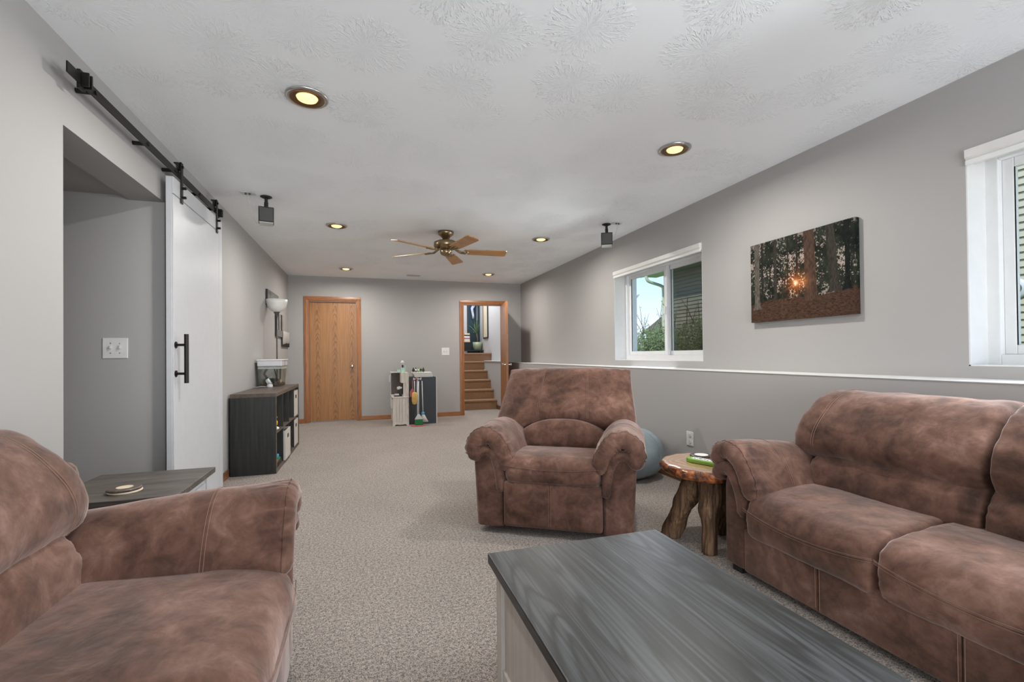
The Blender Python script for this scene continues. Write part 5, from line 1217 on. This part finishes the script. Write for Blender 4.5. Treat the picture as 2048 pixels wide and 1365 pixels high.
MB().box(HX - 0.53, HX - 0.50, 6.5, HY1 + 0.45, zs - 0.04, zs + 0.15).build('fascia', 'eave_green', r)
MB().prism([(HX - 0.53, zs + 0.02), (HX - 0.60, zs + 0.02), (HX - 0.65, zs + 0.10), (HX - 0.65, zs + 0.13), (HX - 0.53, zs + 0.13)], 'y', 6.5, HY1 + 0.46).build('gutter', 'white_paint', r)
MB().prism([(HX - 0.60, zs + 0.12), (HX - 0.60, zs + 0.16), (HX + 2.5, zs + 1.4), (HX + 2.5, zs + 1.36)], 'y', 6.5, HY1 + 0.48).build('roof', 'roof_shingle', r)
MB().tube(crom([(HX - 0.58, HY1 + 0.05, zs + 0.03), (HX - 0.58, HY1 + 0.05, zs - 0.10), (HX - 0.50, HY1 + 0.03, zs - 0.22), (HX - 0.12, HY1 - 0.02, zs - 0.34), (HX - 0.06, HY1 - 0.03, zs - 0.46), (HX - 0.06, HY1 - 0.03, zs - 1.0), (HX - 0.06, HY1 - 0.03, 0.85)], 40), 0.045, 8).build('downspout', 'eave_green', r, smooth=True)
r = thing('dryer_vent', 'round white vent hood on the siding outside the near window', 'vent', (HX - 0.03, 3.9, 1.93))
MB().lathe((HX - 0.013, 3.92, 1.93), [(0.14, 0.0), (0.145, -0.02), (0.12, -0.045)], 28, 'x').build('flange', 'white_paint', r, smooth=True)
MB().lathe((HX - 0.05, 3.92, 1.93), [(0.085, 0.0), (0.09, -0.05), (0.06, -0.09)], 24, 'x').build('hood', 'speaker_grey', r, smooth=True)
MB().cyl((HX - 0.1, 3.95, 1.93), (HX - 0.16, 4.25, 1.92), 0.07, 14).build('duct', 'speaker_grey', r, smooth=True)
def shrub(name, label, cx, cy, rx, ry, z0, z1, n, mat, seed, leaf=0.035, stems=10, grp=None, spikes=0):
    rs = random.Random(seed); r = thing(name, label, 'shrub', (cx, cy, z0), group=grp)
    m = MB()
    for k in range(stems):
        a = rs.random() * 2 * PI; e = (cx + rx * 0.8 * rs.random() * math.cos(a), cy + ry * 0.8 * rs.random() * math.sin(a), z0 + (z1 - z0) * (0.7 + 0.3 * rs.random()))
        m.tube([(cx + 0.1 * math.cos(a), cy + 0.1 * math.sin(a), z0), ((cx + e[0]) / 2 + rs.uniform(-.05, .05), (cy + e[1]) / 2, (z0 + e[2]) / 2), e], [0.012, 0.008, 0.003], 5)
    m.build('stems', 'twig', r)
    m = MB(); tips = []
    for k in range(spikes):
        a = rs.random() * 2 * PI; b0 = Vector((cx + rx * 0.6 * rs.uniform(-1, 1), cy + ry * 0.7 * rs.uniform(-1, 1), z1 - 0.15)); b1 = b0 + Vector((rs.uniform(-.25, .25), rs.uniform(-.35, .35), rs.uniform(.25, .6)))
        mid = (b0 + b1) / 2 + Vector((0, 0, .06)); m.tube([b0, mid, b1], [0.006, 0.005, 0.002], 5)
        for q in range(14): tips.append(b0.lerp(b1, rs.random()) + Vector((rs.uniform(-.03, .03),) * 3))
    if spikes: m.build('shoots', 'twig', r)
    m = MB()
    for k in range(n + len(tips)):
        if k < n:
            u = rs.random() ** 0.4; a = rs.random() * 2 * PI; ph = rs.uniform(-1, 1)
            q = math.sqrt(1 - ph * ph); P = Vector((cx + rx * u * q * math.cos(a), cy + ry * u * q * math.sin(a), (z0 + z1) / 2 + (z1 - z0) / 2 * u * ph))
        else: P = tips[k - n]
        d = Vector((rs.uniform(-1, 1), rs.uniform(-1, 1), rs.uniform(-.4, 1))).normalized(); s_ = d.orthogonal().normalized()
        L_ = leaf * rs.uniform(.6, 1.3); s_ = s_ * L_ * 0.32
        m.add([P, P + d * L_ * 0.5 + s_, P + d * L_, P + d * L_ * 0.5 - s_], [(0, 1, 2, 3)])
    f = m.build('foliage', mat, r); f['kind'] = 'stuff'
    return r
shrub('hedge_shrub', 'dense green shrub outside the screened half of the far window', 5.2, 6.15, 0.55, 0.70, 0.80, 1.66, 9000, 'hedge_leaf', 1, grp='shrubs outside the far window', spikes=10)
shrub('hedge_shrub', 'green shrub with arching shoots outside the clear half of the far window', 5.3, 7.52, 0.5, 0.62, 0.80, 1.62, 8000, 'hedge_leaf', 2, grp='shrubs outside the far window', spikes=14)
shrub('hedge_shrub', 'sparse brownish shrub at the left of the far window view', 5.5, 8.75, 0.45, 0.58, 0.80, 1.55, 4200, 'hedge_leaf_light', 3, grp='shrubs outside the far window', spikes=8)
# bare tree far off
rs = random.Random(11); tX, tY = 17.0, 27.5
r = thing('bare_tree', 'bare leafless tree against the sky in the far window', 'tree', (tX, tY, 0.8))
MB().tube([(tX, tY, 0.8), (tX + 0.1, tY, 2.2), (tX, tY + 0.1, 3.4)], [0.16, 0.12, 0.08], 8).build('trunk', 'twig', r)
m = MB()
def branch(p, d, L_, rad, lv):
    e_ = p + d * L_; m.tube([p, (p + e_) / 2 + Vector((rs.uniform(-1, 1), rs.uniform(-1, 1), 0)) * L_ * 0.06, e_], [rad, rad * 0.8, rad * 0.55], 4)
    if lv:
        for k in range(4): branch(p.lerp(e_, rs.uniform(.35, 1)), (d + Vector((rs.uniform(-.8, .8), rs.uniform(-.8, .8), rs.uniform(-.1, .6)))).normalized(), L_ * 0.66, max(0.012, rad * 0.55), lv - 1)
for k in range(9): branch(Vector((tX, tY, rs.uniform(1.6, 3.4))), Vector((rs.uniform(-.8, .8), rs.uniform(-.8, .8), 1)).normalized(), rs.uniform(1.2, 1.9), 0.05, 3)
m.build('branches', 'twig', r)
# distant house
hx0, hy0 = 19.0, 26.0
r = thing('distant_house', 'distant house with pale roof edge behind the shrubs', 'house', (21.5, 26, 0.8))
MB().box(19.5, 25, 23.0, 29.0, 0.8, 2.6).build('wall', 'siding', r)
MB().prism([(22.6, 2.55), (29.4, 2.55), (26.0, 3.9)], 'x', 19.2, 25.3).build('roof', 'roof_shingle', r)
MB().add([(19.1, 22.5, 2.5), (19.1, 22.5, 2.65), (19.1, 26.0, 4.0), (19.1, 26.0, 3.85), (19.22, 22.5, 2.5), (19.22, 22.5, 2.65), (19.22, 26.0, 4.0), (19.22, 26.0, 3.85)], [(0, 1, 2, 3), (7, 6, 5, 4), (0, 4, 5, 1), (1, 5, 6, 2), (2, 6, 7, 3), (3, 7, 4, 0)]).build('barge_board', 'white_paint', r)
